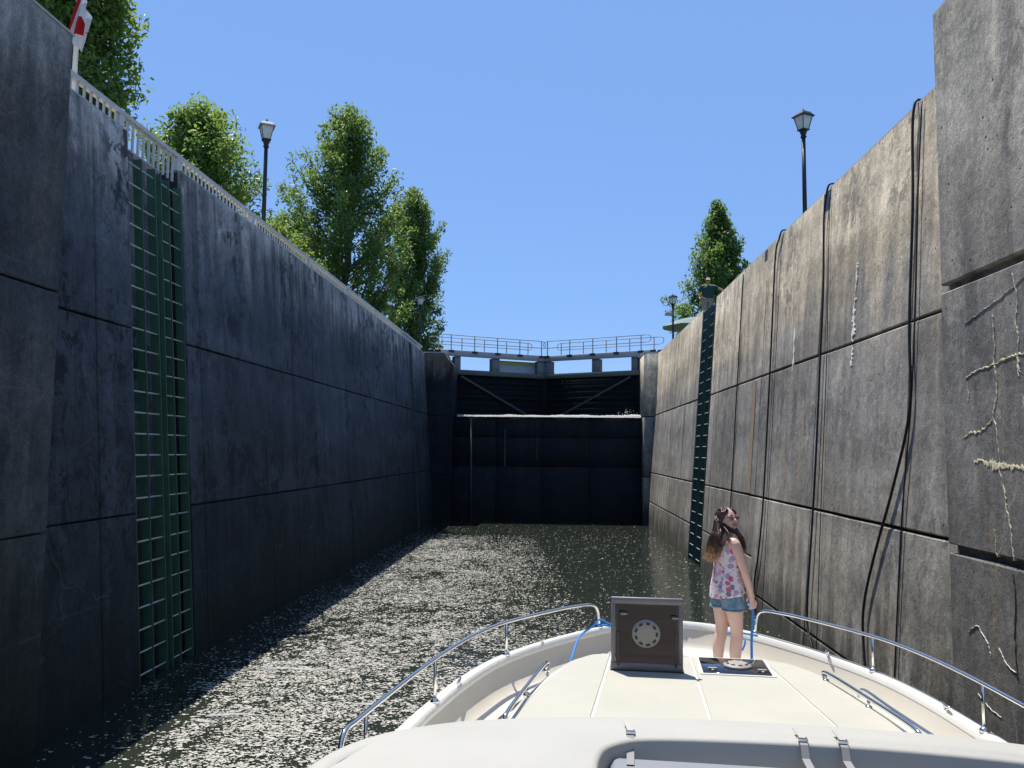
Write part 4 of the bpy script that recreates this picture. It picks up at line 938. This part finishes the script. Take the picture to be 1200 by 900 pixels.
def buckle(x, y):
    a = .011
    def strip(pts): 
        o = MB(); V = []
        for (yy, zz) in pts: V += [(x-a, yy, zz), (x+a, yy, zz), (x+a, yy, zz+.0025), (x-a, yy, zz+.0025)]
        F = []
        for i in range(len(pts)-1): b = i*4; F += [(b, b+1, b+5, b+4), (b+1, b+2, b+6, b+5), (b+2, b+3, b+7, b+6), (b+3, b, b+4, b+7)]
        return o.add(V, F)
    st = strip([(y-.14, 2.4335), (y-.075, 2.434), (y-.034, 2.436), (y-.014, 2.468), (y+.0, 2.4715), (y+.022, 2.4755)]).build('strap', M['strap'], boat)
    MB().box((x-.014, y+.0, 2.4765), (x+.014, y+.006, 2.482)).box((x-.014, y+.016, 2.478), (x+.014, y+.022, 2.483)).box((x-.014, y+.0061, 2.4765), (x-.0105, y+.0159, 2.482)).box((x+.0105, y+.0061, 2.4765), (x+.014, y+.0159, 2.482)).build('buckle', M['steel'], st)
    MB().hexa([(x-.009, y+.010, 2.482), (x+.009, y+.010, 2.482), (x-.006, y+.052, 2.4965), (x-.022, y+.052, 2.4965)], [(x-.009, y+.010, 2.484), (x+.009, y+.010, 2.484), (x-.006, y+.052, 2.4985), (x-.022, y+.052, 2.4985)]).build('strap_tail', M['cover'], st)
buckle(-.42, 2.635); buckle(.09, 2.655); buckle(.205, 2.655)
# windscreen and cabin front between the hard top and the trunk (below the sight line from the helm)
fixn(sweep([Vector((1.2, -.3)), Vector((1.2, 2.3)), Vector((.95, 3.3)), Vector((.6, 3.9)), Vector((0, 4.1)), Vector((-.6, 3.9)), Vector((-.95, 3.3)), Vector((-1.2, 2.3)), Vector((-1.2, -.3))], [Vector((0, 0))]*9, [(0, 1.25), (0, 1.86)]).build('cabin_side', M['gel'], boat))
wsV = []; low = [(1.2, 2.3), (.95, 3.3), (.6, 3.9), (0, 4.1), (-.6, 3.9), (-.95, 3.3), (-1.2, 2.3)]; hi = [(1.22, 2.3), (1.1, 2.5), (.6, 2.72), (0, 2.78), (-.6, 2.72), (-1.1, 2.5), (-1.22, 2.3)]
for x, y in low: wsV.append((x, y, 1.86))
for x, y in hi: wsV.append((x, y, 2.38))
fixn(MB().add(wsV, [(i, i+1, i+8, i+7) for i in range(6)]).build('windscreen', M['smoked'], boat))

# ---------------------------------------------------------------- blue lines
def bw_(x, y, z): return boat.matrix_world @ Vector((x, y, z))
bpy.context.view_layer.update()
def line(pts, r, label, name='dock_line'):
    P = [bw_(*p) for p in pts]; b = P[0].copy(); o = MB().loft([p-b for p in smooth_path(P, 7)], r, 7).build(name, M['rope'], None, True); o.location = b
    return tag(o, label, 'rope')
line([(-.92, 6.86, 1.56), (-.89, 7.0, 1.66), (-.87, 7.35, 1.705), (-.84, 7.6, 1.715), (-.76, 7.75, 1.75), (-.70, 7.86, 1.79), (-.62, 7.9, 1.75), (-.56, 7.98, 1.72), (-.45, 8.05, 1.722), (-.3, 8.15, 1.725)], .0095, 'blue line lying over the gunwale by the left bow rail')
line([(-.74, 7.94, 1.735), (-.60, 7.90, 1.73), (-.52, 7.96, 1.735), (-.5, 8.08, 1.725), (-.62, 8.0, 1.72)], .009, 'short blue loop of line on the gunwale behind the raised hatch')

# ---------------------------------------------------------------- people
def skin_mat(name, c):
    t = NT(name); p = t.obj(); n = t.noise(p, 14, 4); t.set(color=t.mix(n, tuple(x*.9 for x in c), tuple(min(1, x*1.08) for x in c)), rough=.48, spec=.35)
    t.b.inputs['Subsurface Weight'].default_value = .12; t.b.inputs['Subsurface Radius'].default_value = (.012, .005, .003); t.b.inputs['Subsurface Scale'].default_value = 1; return t.m
M['skin'] = skin_mat('pale_pink_skin', (.66, .43, .35)); M['skin_m'] = skin_mat('tanned_skin', (.42, .24, .17))
def hair_mat():
    t = NT('brown_hair_blond_tips'); p = t.obj(); z = t.sep(p)[2]; n = t.noise(t.mapv(p, (60, 60, 4)), 1, 3)
    f = t.math('ADD', t.math('MULTIPLY_ADD', z, -3.6, 4.95), t.math('MULTIPLY_ADD', n, .5, -.25))
    c = t.ramp(f, [(0, (.040, .021, .014)), (.4, (.075, .04, .024)), (.7, (.26, .155, .075)), (1, (.50, .35, .18))])
    t.set(color=t.mix(.5, c, t.ramp(n, [(.3, .45), (.7, 1.7)]), 'MULTIPLY'), rough=.38, spec=.5, normal=t.bump(t.noise(t.mapv(p, (160, 160, 6)), 1, 2), .5, .006)); return t.m
M['hair'] = hair_mat()
def top_mat():
    t = NT('white_floral_cotton'); p = t.obj(); base = (.70, .66, .68)
    d = t.mapv(p, (1, 1, 1)); nz = t.new('ShaderNodeTexNoise'); t.link(d, nz.inputs['Vector']); nz.inputs['Scale'].default_value = 30
    dd = t.new('ShaderNodeMixRGB'); dd.blend_type = 'ADD'; dd.inputs[0].default_value = .035; t.link(d, dd.inputs[1]); t.link(nz.outputs['Color'], dd.inputs[2])
    v = t.new('ShaderNodeTexVoronoi'); t.link(dd.outputs[0], v.inputs['Vector']); v.inputs['Scale'].default_value = 19
    fl = t.ramp(v.outputs['Distance'], [(.44, 1.), (.52, 0.)]); r = t.sep(v.outputs['Color'])
    pick = t.ramp(r[0], [(0, (.36, .24, .42)), (.3, (.30, .24, .40)), (.31, (.55, .05, .17)), (.52, (.60, .10, .25)), (.53, (.12, .10, .17)), (.70, (.15, .13, .22)), (.71, (.58, .30, .42)), (1, (.45, .32, .5))], 'CONSTANT')
    v2_ = t.new('ShaderNodeTexVoronoi'); t.link(dd.outputs[0], v2_.inputs['Vector']); v2_.inputs['Scale'].default_value = 34
    fl2 = t.math('MULTIPLY', t.ramp(v2_.outputs['Distance'], [(.33, 1.), (.4, 0.)]), t.math('GREATER_THAN', t.sep(v2_.outputs['Color'])[1], .6))
    c = t.mix(t.math('MULTIPLY', fl2, .75), base, (.45, .12, .28)); c = t.mix(t.math('MULTIPLY', fl, .85), c, pick)
    t.set(color=c, rough=.85, spec=.15, normal=t.bump(t.noise(p, 22, 4), .35, .02))
    return t.m
M['floral'] = top_mat()
def denim():
    t = NT('faded_denim'); p = t.obj(); n = t.noise(p, 16, 5); w = t.noise(t.mapv(p, (300, 300, 60)), 1, 2)
    c = t.ramp(n, [(.3, (.10, .17, .25)), (.55, (.18, .28, .36)), (.75, (.34, .44, .50))]); t.set(color=t.mix(.4, c, t.ramp(w, [(.3, .6), (.7, 1.4)]), 'MULTIPLY'), rough=.9, spec=.1, normal=t.bump(n, .4, .012)); return t.m
M['denim'] = denim()

def limb(mb, pts, rad, n=12, sub=4):
    P = smooth_path(pts, sub); k = len(pts)-1; Rr = []
    for i in range(len(P)):
        u = i/sub; j = min(int(u), k-1); f = u-j; a, b = rad[j], rad[j+1]; f = f*f*(3-2*f)
        a = a if isinstance(a, tuple) else (a, a); b = b if isinstance(b, tuple) else (b, b); Rr.append((a[0]+(b[0]-a[0])*f, a[1]+(b[1]-a[1])*f))
    return mb.loft(P, Rr, n, side=None)
def hand(mb, wrist, d, palm, up, curl=.9, s=1.):
    """palm block, four bent fingers of unequal length and a thumb; d = direction of the hand, palm = palm normal, up = thumb side"""
    d, palm, up = Vector(d).normalized(), Vector(palm).normalized(), Vector(up).normalized(); w = Vector(wrist)
    k = w+d*.085*s
    mb.loft([w-d*.02*s, w+d*.02*s, w+d*.05*s, k, k+d*.01*s], [(.026*s, .019*s), (.032*s, .019*s), (.040*s, .018*s), (.040*s, .015*s), (.036*s, .010*s)], 10, side=up)
    for i, (o, L) in enumerate(((.029, .068), (.010, .076), (-.010, .070), (-.028, .055))):
        p = k+up*o*s-d*.012*s; q = [p]; a = .15
        for f in (.45, .33, .25):
            a += curl*(.7 if f == .45 else .55); v = d*math.cos(a)+palm*math.sin(a); q.append(q[-1]+v*L*f*s)
        mb.loft(q, [.0095*s, .009*s, .0085*s, .006*s], 7)
    t0 = w+d*.028*s+up*.026*s; mb.loft([t0, t0+(d*.6+up*.6+palm*.35)*.035*s, t0+(d*.95+up*.55+palm*.8)*.062*s], [.013*s, .0105*s, .007*s], 7)
def head_rot(piv, yaw, pitch): return Matrix.Translation(piv) @ Matrix.Rotation(yaw, 4, 'Z') @ Matrix.Rotation(pitch, 4, 'X')
def xf(mb, m, start=0): mb.v[start:] = [tuple(m @ Vector(v)) for v in mb.v[start:]]
def head(mb, m, s=1.):
    """skull, jaw, nose, lips, ears in head space: origin at the neck top, +y is the face"""
    st = len(mb.v)
    mb.ball((0, .0, .105*s), (.074*s, .092*s, .098*s), 20, 14)
    mb.loft([(0, .045*s, -.005*s), (0, .046*s, .008*s), (0, .040*s, .035*s), (0, .03*s, .07*s), (0, .02*s, .1*s)], [(.018*s, .022*s), (.034*s, .034*s), (.052*s, .046*s), (.064*s, .058*s), (.07*s, .066*s)], 16, side=(1, 0, 0))
    mb.loft([(0, .086*s, .100*s), (0, .098*s, .080*s), (0, .108*s, .064*s), (0, .094*s, .056*s)], [(.008*s, .010*s), (.010*s, .011*s), (.0145*s, .011*s), (.012*s, .008*s)], 10, side=(1, 0, 0))
    mb.ball((0, .086*s, .035*s), (.023*s, .011*s, .011*s), 10, 6); mb.ball((0, .080*s, .010*s), (.018*s, .015*s, .014*s), 10, 6)
    for sx in (-1, 1):
        mb.ball((sx*.034*s, .071*s, .066*s), (.022*s, .018*s, .020*s), 10, 6); mb.ball((sx*.030*s, .080*s, .112*s), (.026*s, .012*s, .008*s), 10, 6)
        mb.ball((sx*.074*s, .0, .075*s), (.010*s, .018*s, .028*s), 8, 6)
    xf(mb, m, st)
def face_bits(root, m, s=1., glasses=None, lips=(.42, .12, .12), smile=True):
    M.setdefault('eye', simple('eye_white', (.7, .68, .66), .2, var=.02)); M.setdefault('iris', simple('dark_iris', (.03, .02, .015), .15)); M.setdefault('lip', simple('pink_lips', lips, .4, var=.05)); M.setdefault('teeth', simple('white_teeth', (.75, .73, .68), .3, var=.02)); M.setdefault('brow', simple('brown_brow', (.05, .03, .02), .8))
    for sx in (-1, 1):
        b = MB().ball((sx*.031*s, .079*s, .092*s), .0115*s, 10, 8); xf(b, m); e = b.build('eye', M['eye'], root, True)
        b = MB().ball((sx*.031*s, .0875*s, .0925*s), (.0055*s, .004*s, .0055*s), 8, 6); xf(b, m); b.build('iris', M['iris'], e, True)
        b = MB().loft([(sx*.014*s, .094*s, .113*s), (sx*.03*s, .092*s, .119*s), (sx*.052*s, .076*s, .113*s)], [.0022*s, .0038*s, .0018*s], 6); xf(b, m); b.build('eyebrow', M['brow'], root, True)
    b = MB()
    if smile:
        b.loft([(-.027*s, .083*s, .040*s), (-.014*s, .0945*s, .039*s), (0, .098*s, .0385*s), (.014*s, .0945*s, .039*s), (.027*s, .083*s, .040*s)], [(.001, .001), (.004*s, .0035*s), (.0045*s, .0035*s), (.004*s, .0035*s), (.001, .001)], 8)
        b.loft([(-.027*s, .083*s, .039*s), (-.014*s, .0935*s, .026*s), (0, .097*s, .0225*s), (.014*s, .0935*s, .026*s), (.027*s, .083*s, .039*s)], [(.001, .001), (.005*s, .004*s), (.006*s, .004*s), (.005*s, .004*s), (.001, .001)], 8)
        t = MB().loft([(-.021*s, .085*s, .036*s), (0, .0955*s, .032*s), (.021*s, .085*s, .036*s)], [(.003*s, .002*s), (.007*s, .002*s), (.003*s, .002*s)], 8, side=(0, 0, 1)); xf(t, m)
        xf(b, m); mo = b.build('mouth', M['lip'], root, True); t.build('teeth', M['teeth'], mo, True)
    else:
        b.loft([(-.024*s, .083*s, .034*s), (0, .097*s, .033*s), (.024*s, .083*s, .034*s)], [(.001, .001), (.006*s, .004*s), (.001, .001)], 8); xf(b, m); b.build('mouth', M['lip'], root, True)
    if glasses:
        g = MB()
        for sx in (-1, 1):
            c = Vector((sx*.033*s, .097*s, .092*s)); g.loft([c+Vector((0, -.004*s, 0)), c, c+Vector((0, .003*s, 0))], [(.024*s, .018*s), (.0255*s, .019*s), (.022*s, .016*s)], 14, side=(1, 0, 0))
        xf(g, m); o = g.build('glasses_lens', glasses, root, True)
        f = MB().loft([(-.010*s, .099*s, .098*s), (.010*s, .099*s, .098*s)], .0025*s, 6)
        for sx in (-1, 1): f.loft([(sx*.057*s, .096*s, .098*s), (sx*.076*s, .078*s, .098*s), (sx*.080*s, .0, .092*s)], .0025*s, 6)
        xf(f, m); f.build('glasses_frame', M['iris'], root, True)

# the girl on the foredeck: local +y is the way her body faces, +x her right
def girl():
    gw_, gv_ = .40, 7.40
    base = bw_(gw_, gv_, 1.392); face = R(20)                         # body faces to starboard and a little forward
    root = empty('person', base, -HD-R(90)+face, 'girl with long brown hair in floral top and denim shorts holding a blue line', 'person')
    root.scale = (.92, .92, .92)
    b = MB()
    b.loft([(0, -.005, .76), (0, -.01, .82), (0, -.012, .88), (0, -.004, .95), (0, .006, 1.02), (0, .008, 1.10), (0, .006, 1.18), (0, -.004, 1.25), (0, -.014, 1.30), (0, -.012, 1.335), (0, .0, 1.36), (0, .008, 1.40), (0, .018, 1.43)],
           [(.10, .07), (.15, .105), (.165, .12), (.15, .10), (.128, .088), (.132, .094), (.146, .108), (.152, .10), (.142, .078), (.095, .062), (.056, .055), (.049, .052), (.048, .05)], 22, side=(1, 0, 0))
    for sx, dy, kx in ((1, .045, 0), (-1, -.04, .0)):
        limb(b, [(sx*.085, .0, .86), (sx*.092, dy*.35, .72), (sx*.085, dy*.8+.012, .47), (sx*.085, dy-.012, .33), (sx*.083, dy-.02, .10), (sx*.083, dy-.02, .04)], [.088, .084, .056, .056, .036, .038], 14)
        b.loft([(sx*.083, dy-.065, .03), (sx*.085, dy-.01, .045), (sx*.09, dy+.07, .035), (sx*.094, dy+.135, .022), (sx*.096, dy+.165, .014)], [(.030, .028), (.035, .045), (.040, .034), (.042, .021), (.028, .012)], 12, side=(1, 0, 0))
    # right arm (towards the camera) hangs slightly forward, the left arm reaches across in front
    wr, wl_ = Vector((.165, .155, .79)), Vector((-.06, .235, .83))
    limb(b, [(.115, -.01, 1.295), (.168, .0, 1.275), (.192, .035, 1.15), (.20, .07, 1.035), (.19, .115, .91), tuple(wr)], [.045, .049, .044, .037, .034, .024], 12)
    limb(b, [(-.115, -.01, 1.295), (-.168, .0, 1.275), (-.195, .05, 1.15), (-.19, .12, 1.04), (-.12, .20, .93), tuple(wl_)], [.045, .047, .041, .035, .032, .023], 12)
    hand(b, wr, (-.05, .18, -1), (-1, .1, 0), (-.1, 1, .2), 1.15); hand(b, wl_, (.5, .25, -.8), (.1, -1, -.2), (.6, .2, .7), 1.1)
    HM = head_rot(Vector((0, .018, 1.39)), R(-70), R(15)); head(b, HM, 1.06)
    remeshed(b, 'body', M['skin'], root, .0068, 4)
    M['rosy'] = simple('rosy_lens', (.22, .08, .11), .08, var=.05, spec=.8)
    face_bits(root, HM, 1.06, M['rosy'])
    # sleeveless top, flared at the hem, with wide straps
    def shell(st, name, mat, th=.006, n=36, wav=0., k=9):
        V = []; F = []; m = len(st)
        for i, (cx, cy, z, rx, ry) in enumerate(st):
            for j in range(n):
                a = 2*math.pi*j/n; w = 1+wav*(1-i/(m-1))**1.5*math.sin(a*k+i*.35)*.5+wav*.4*(1-i/(m-1))*math.sin(a*4+1.3)
                V.append((cx+rx*w*math.cos(a), cy+ry*w*math.sin(a), z+(.03*(1-i/(m-1))**2*math.sin(a+.4)*(1 if wav else 0))))
        for i in range(m-1):
            for j in range(n): a0 = i*n+j; a1 = i*n+(j+1) % n; F.append((a0, a1, a1+n, a0+n))
        o = MB().add(V, F).build(name, mat, root, True); s = o.modifiers.new('thickness', 'SOLIDIFY'); s.thickness = th; s.offset = 1; d = o.modifiers.new('soft', 'SUBSURF'); d.levels = d.render_levels = 1; return o
    top = shell([(0, .0, .80, .196, .152), (0, .0, .86, .190, .148), (0, .0, .93, .178, .136), (0, .004, 1.01, .162, .122), (0, .006, 1.09, .155, .117), (0, .005, 1.16, .156, .119), (0, .0, 1.21, .152, .113), (0, -.006, 1.245, .146, .103), (0, -.010, 1.275, .128, .092), (0, -.008, 1.30, .108, .080), (0, -.002, 1.325, .085, .070)], 'floral_top', M['floral'], .005, 40, .10, 8)
    # denim shorts
    s = MB(); s.loft([(0, -.006, .765), (0, -.01, .82), (0, -.012, .88), (0, -.006, .95), (0, .0, .99)], [(.12, .085), (.165, .118), (.178, .132), (.164, .114), (.146, .102)], 24, side=(1, 0, 0))
    for sx, dy in ((1, .045), (-1, -.04)): s.loft([(sx*.086, .0, .86), (sx*.093, dy*.15, .78), (sx*.098, dy*.3, .70), (sx*.099, dy*.33, .684)], [.098, .102, .106, .106], 18)
    remeshed(s, 'denim_shorts', M['denim'], root, .008, 3)
    lb = MB()
    for sx, dy in ((1, .045), (-1, -.04)): lb.loft([(sx*.0985, dy*.32, .678), (sx*.0985, dy*.32, .686), (sx*.0985, dy*.31, .694)], [.1085, .1105, .1085], 18)
    lb.build('shorts_hem', M['denim'], root, True)
    # hair: a cap over the skull and long locks down the back and over the near shoulder
    h = MB(); st = len(h.v)
    h.ball((0, -.016, .124), (.088, .100, .101), 18, 12); h.ball((0, -.048, .07), (.080, .066, .10), 14, 10)
    for sx in (-1, 1):
        h.loft([(sx*.016, -.02, .205), (sx*.018, .03, .197), (sx*.032, .062, .177), (sx*.056, .064, .158), (sx*.078, .030, .125), (sx*.087, .002, .08), (sx*.088, -.008, .03), (sx*.082, -.004, -.03)], [(.024, .012), (.026, .014), (.026, .015), (.024, .015), (.022, .016), (.024, .017), (.028, .017), (.030, .017)], 8)
        h.loft([(sx*.044, -.02, .194), (sx*.052, .03, .182), (sx*.068, .042, .158), (sx*.082, .02, .12)], [(.03, .014), (.028, .016), (.026, .016), (.026, .016)], 8)
    xf(h, HM, st)
    q = random.Random(3)
    def lock(a, b, c, d, r0): h.loft(smooth_path([a, b, c, d], 4), [r0*(1-.05*i) if i < 8 else r0*max(.12, .6-.14*(i-8)) for i in range(13)], 7)
    for k in range(44):                                             # locks down the back, blown a little away from her
        u = k/43; a = R(-20)+R(250)*u                               # around the back of the head from her right to her left
        p0 = HM @ Vector((.078*math.cos(-a+R(20)-R(0)), -.02-.075*abs(math.sin(a*.72)), .10-.04*q.random()))
        bx_ = -.10+.21*q.random(); L = q.uniform(1.11, 1.21)
        p1 = Vector((bx_*.7, -.075-.03*q.random(), 1.38)); p2 = Vector((bx_*.9, -.115-.02*q.random(), 1.27)); p3 = Vector((bx_+q.uniform(-.04, .04), -.125-.055*q.random(), L))
        lock(p0, p1, p2, p3, q.uniform(.008, .016))
    for k in range(12):                                              # locks in front of the near shoulder
        p0 = HM @ Vector((.082+.004*q.random(), -.005-.035*q.random(), .06)); x = .085+.05*q.random()
        lock(p0, Vector((x+.0, .05+.03*q.random(), 1.36)), Vector((x, .085+.03*q.random(), 1.29)), Vector((x-.01+.04*q.random(), .10+.035*q.random(), q.uniform(1.19, 1.26))), q.uniform(.006, .011))
    for k in range(12):                                              # beside the near ear, falling behind the shoulder
        p0 = HM @ Vector((.080, -.02-.03*q.random(), .09)); x = .10+.05*q.random()
        lock(p0, Vector((x, -.05, 1.37)), Vector((x+.0, -.10, 1.28)), Vector((x-.01, -.12-.04*q.random(), q.uniform(1.12, 1.21))), q.uniform(.007, .012))
    remeshed(h, 'hair', M['hair'], root, .005, 1)
    wisp = MB()
    def strand(P, r): 
        P = smooth_path(P, 3); wisp.loft(P, [r*(1-.75*i/(len(P)-1)) for i in range(len(P))], 4)
    for k in range(230):                                            # fine loose strands laid over the locks, some lifted by the breeze
        u = q.random(); a = R(-25)+R(260)*u
        p0 = HM @ Vector((.086*math.cos(-a+R(20)), -.02-.085*abs(math.sin(a*.72)), .15-.10*q.random()))
        bx_ = -.11+.22*q.random(); e = q.random()**2
        strand([p0, Vector((bx_*.72, -.085-.03*q.random(), 1.375)), Vector((bx_*.92, -.122-.03*q.random(), 1.27)), Vector((bx_+q.uniform(-.05, .05), -.13-.04*q.random()-.025*e, q.uniform(1.10, 1.2)))], q.uniform(.003, .0048))
    for k in range(60):
        p0 = HM @ Vector((.088*(1 if q.random() < .8 else -1), .0-.045*q.random(), .12-.09*q.random())); x = .08+.065*q.random()
        strand([p0, Vector((x, .045+.035*q.random(), 1.36)), Vector((x+.005, .08+.035*q.random(), 1.29)), Vector((x-.015+.05*q.random(), .09+.045*q.random(), q.uniform(1.17, 1.25)))], q.uniform(.0028, .0042))
    for k in range(70):
        bx_ = -.11+.22*q.random(); a = Vector((bx_*.85, -.125-.02*q.random(), 1.25))
        strand([a, a+Vector((q.uniform(-.02, .02), -.025, -.06)), Vector((bx_+q.uniform(-.05, .05), -.145-.055*q.random(), q.uniform(1.09, 1.18)))], q.uniform(.003, .005))
    wisp.build('hair_tips', M['hair'], root, True)
    bpy.context.view_layer.update(); mw = root.matrix_world
    G = lambda v: boat.matrix_world.inverted() @ (mw @ Vector(v))
    h0 = G(wr+Vector((-.03, .02, -.10)))
    z0 = 1.402
    line([tuple(G(wl_+Vector((.03, -.0, -.10)))), (h0.x-.02, h0.y+.05, h0.z+.0), tuple(h0), (h0.x+.005, h0.y+.01, h0.z-.07), (h0.x-.005, h0.y+.02, h0.z-.28), (h0.x+.0, h0.y+.03, z0+.12), (h0.x+.03, h0.y+.06, z0+.015), (h0.x+.10, h0.y+.10, z0), (h0.x+.09, h0.y+.2, z0+.1), (h0.x+.04, h0.y+.25, 1.5)], .011, 'blue line hanging from the hand of the girl')
    line([(h0.x-.05, h0.y+.28, 1.62), (h0.x-.02, h0.y+.33, 1.70), (h0.x-.10, h0.y+.43, 1.725), (h0.x-.22, h0.y+.5, 1.72), (h0.x-.05, h0.y+.45, 1.735), (h0.x+.10, h0.y+.40, 1.725)], .009, 'blue line made fast on the bow behind the girl')
girl()

# the man leaning on the ladder hoop at the top of the sunlit wall
def man():
    base = Vector((5.50, 30.4, 7.985)); root = empty('person', base, R(-205+20), 'man in a tan cap, dark green T-shirt and grey trousers leaning at the wall top', 'person')
    b = MB(); s = 1.06
    Z = lambda l: [tuple(x*s for x in p) for p in l]
    b.loft(Z([(0, 0, .80), (0, 0, .90), (0, .01, 1.02), (0, .03, 1.15), (0, .05, 1.27), (0, .055, 1.34), (0, .075, 1.38), (0, .095, 1.44)]), [(.13, .1), (.175, .14), (.18, .16), (.19, .15), (.2, .13), (.15, .09), (.065, .065), (.058, .06)], 18, side=(1, 0, 0))
    for sx in (1, -1):
        limb(b, Z([(sx*.095, 0, .88), (sx*.11, .02, .70), (sx*.12, .02, .47), (sx*.12, -.01, .30), (sx*.12, -.02, .10), (sx*.12, -.02, .03)]), [.10, .095, .068, .064, .045, .045], 12)
        b.loft(Z([(sx*.12, -.07, .03), (sx*.12, 0, .05), (sx*.125, .1, .035), (sx*.13, .17, .02)]), [(.035, .03), (.042, .05), (.046, .036), (.034, .016)], 10, side=(1, 0, 0))
    w1 = Vector((.16, .10, .98)); w2 = Vector((-.62, .18, 1.10))
    limb(b, Z([(.15, .05, 1.33), (.215, .04, 1.30), (.29, -.01, 1.17), (.315, -.01, 1.07), (.25, .07, 1.0), tuple(w1/s)]), [.06, .062, .052, .045, .040, .030], 10)
    limb(b, Z([(-.15, .05, 1.33), (-.215, .06, 1.31), (-.35, .10, 1.24), (-.44, .12, 1.19), (-.54, .16, 1.11), tuple(w2/s)]), [.06, .062, .052, .045, .040, .030], 10)
    hand(b, w1, (-.8, .3, -.3), (-.2, -1, 0), (0, .2, 1), .8, 1.1); hand(b, w2, (-.8, .3, -.5), (0, -.3, -1), (.2, 1, .1), 1.0, 1.1)
    HM = head_rot(Vector((0, .10, 1.42))*s, R(0), R(-12)); head(b, HM, 1.08)
    remeshed(b, 'body', M['skin_m'], root, .011, 3); face_bits(root, HM, 1.08, M['iris'], smile=False)
    t = MB(); t.loft(Z([(0, 0, .90), (0, .005, 1.0), (0, .02, 1.12), (0, .05, 1.27), (0, .055, 1.345), (0, .065, 1.37)]), [(.192, .158), (.205, .185), (.208, .178), (.216, .148), (.16, .105), (.085, .08)], 18, side=(1, 0, 0))
    limb(t, Z([(.14, .05, 1.32), (.22, .04, 1.295), (.292, -.005, 1.175)]), [.066, .068, .062], 12); limb(t, Z([(-.14, .05, 1.32), (-.22, .06, 1.30), (-.345, .10, 1.245)]), [.066, .068, .062], 12)
    remeshed(t, 'green_shirt', simple('dark_green_cotton', (.012, .045, .045), .9, var=.2, bump=.3), root, .013, 3)
    p = MB(); p.loft(Z([(0, 0, .80), (0, 0, .88), (0, .003, .93)]), [(.15, .12), (.19, .155), (.188, .156)], 18, side=(1, 0, 0))
    for sx in (1, -1): limb(p, Z([(sx*.097, 0, .87), (sx*.112, .02, .70), (sx*.122, .02, .47), (sx*.122, -.01, .3), (sx*.122, -.02, .07)]), [.112, .108, .088, .082, .075], 12)
    remeshed(p, 'grey_trousers', simple('grey_khaki_cotton', (.20, .18, .165), .9, var=.2, bump=.3), root, .013, 2)
    MB().loft(Z([(0, .002, .915), (0, .003, .945)]), [(.197, .162), (.197, .163)], 20, side=(1, 0, 0)).build('belt', M['black'], root, True)
    c = MB(); c.ball((0, .0, .145), (.088, .105, .075), 16, 10); c.loft([(0, .085, .150), (0, .135, .142), (0, .175, .130)], [(.075, .012), (.068, .009), (.035, .005)], 12, side=(1, 0, 0)); xf(c, HM)
    remeshed(c, 'tan_cap', simple('tan_cap_cloth', (.46, .34, .17), .9, var=.12), root, .009, 2)
man()
hp = Vector((5.5, 30.4, 7.985))+Matrix.Rotation(R(-185), 3, 'Z') @ Vector((-.68, .18, 0))
ht = 1.06
gp = empty('hand_post', hp, 0, 'green steel post under the hand of the man', 'post')
MB().cyl((0, 0, 0), (0, 0, ht), .03, 8).build('post_shaft', M['green'], gp, True); MB().ball((0, 0, ht), .04, 8, 6).build('post_cap', M['green'], gp, True); MB().cyl((0, 0, 0), (0, 0, .03), .09, 10).build('base_plate', M['black'], gp)
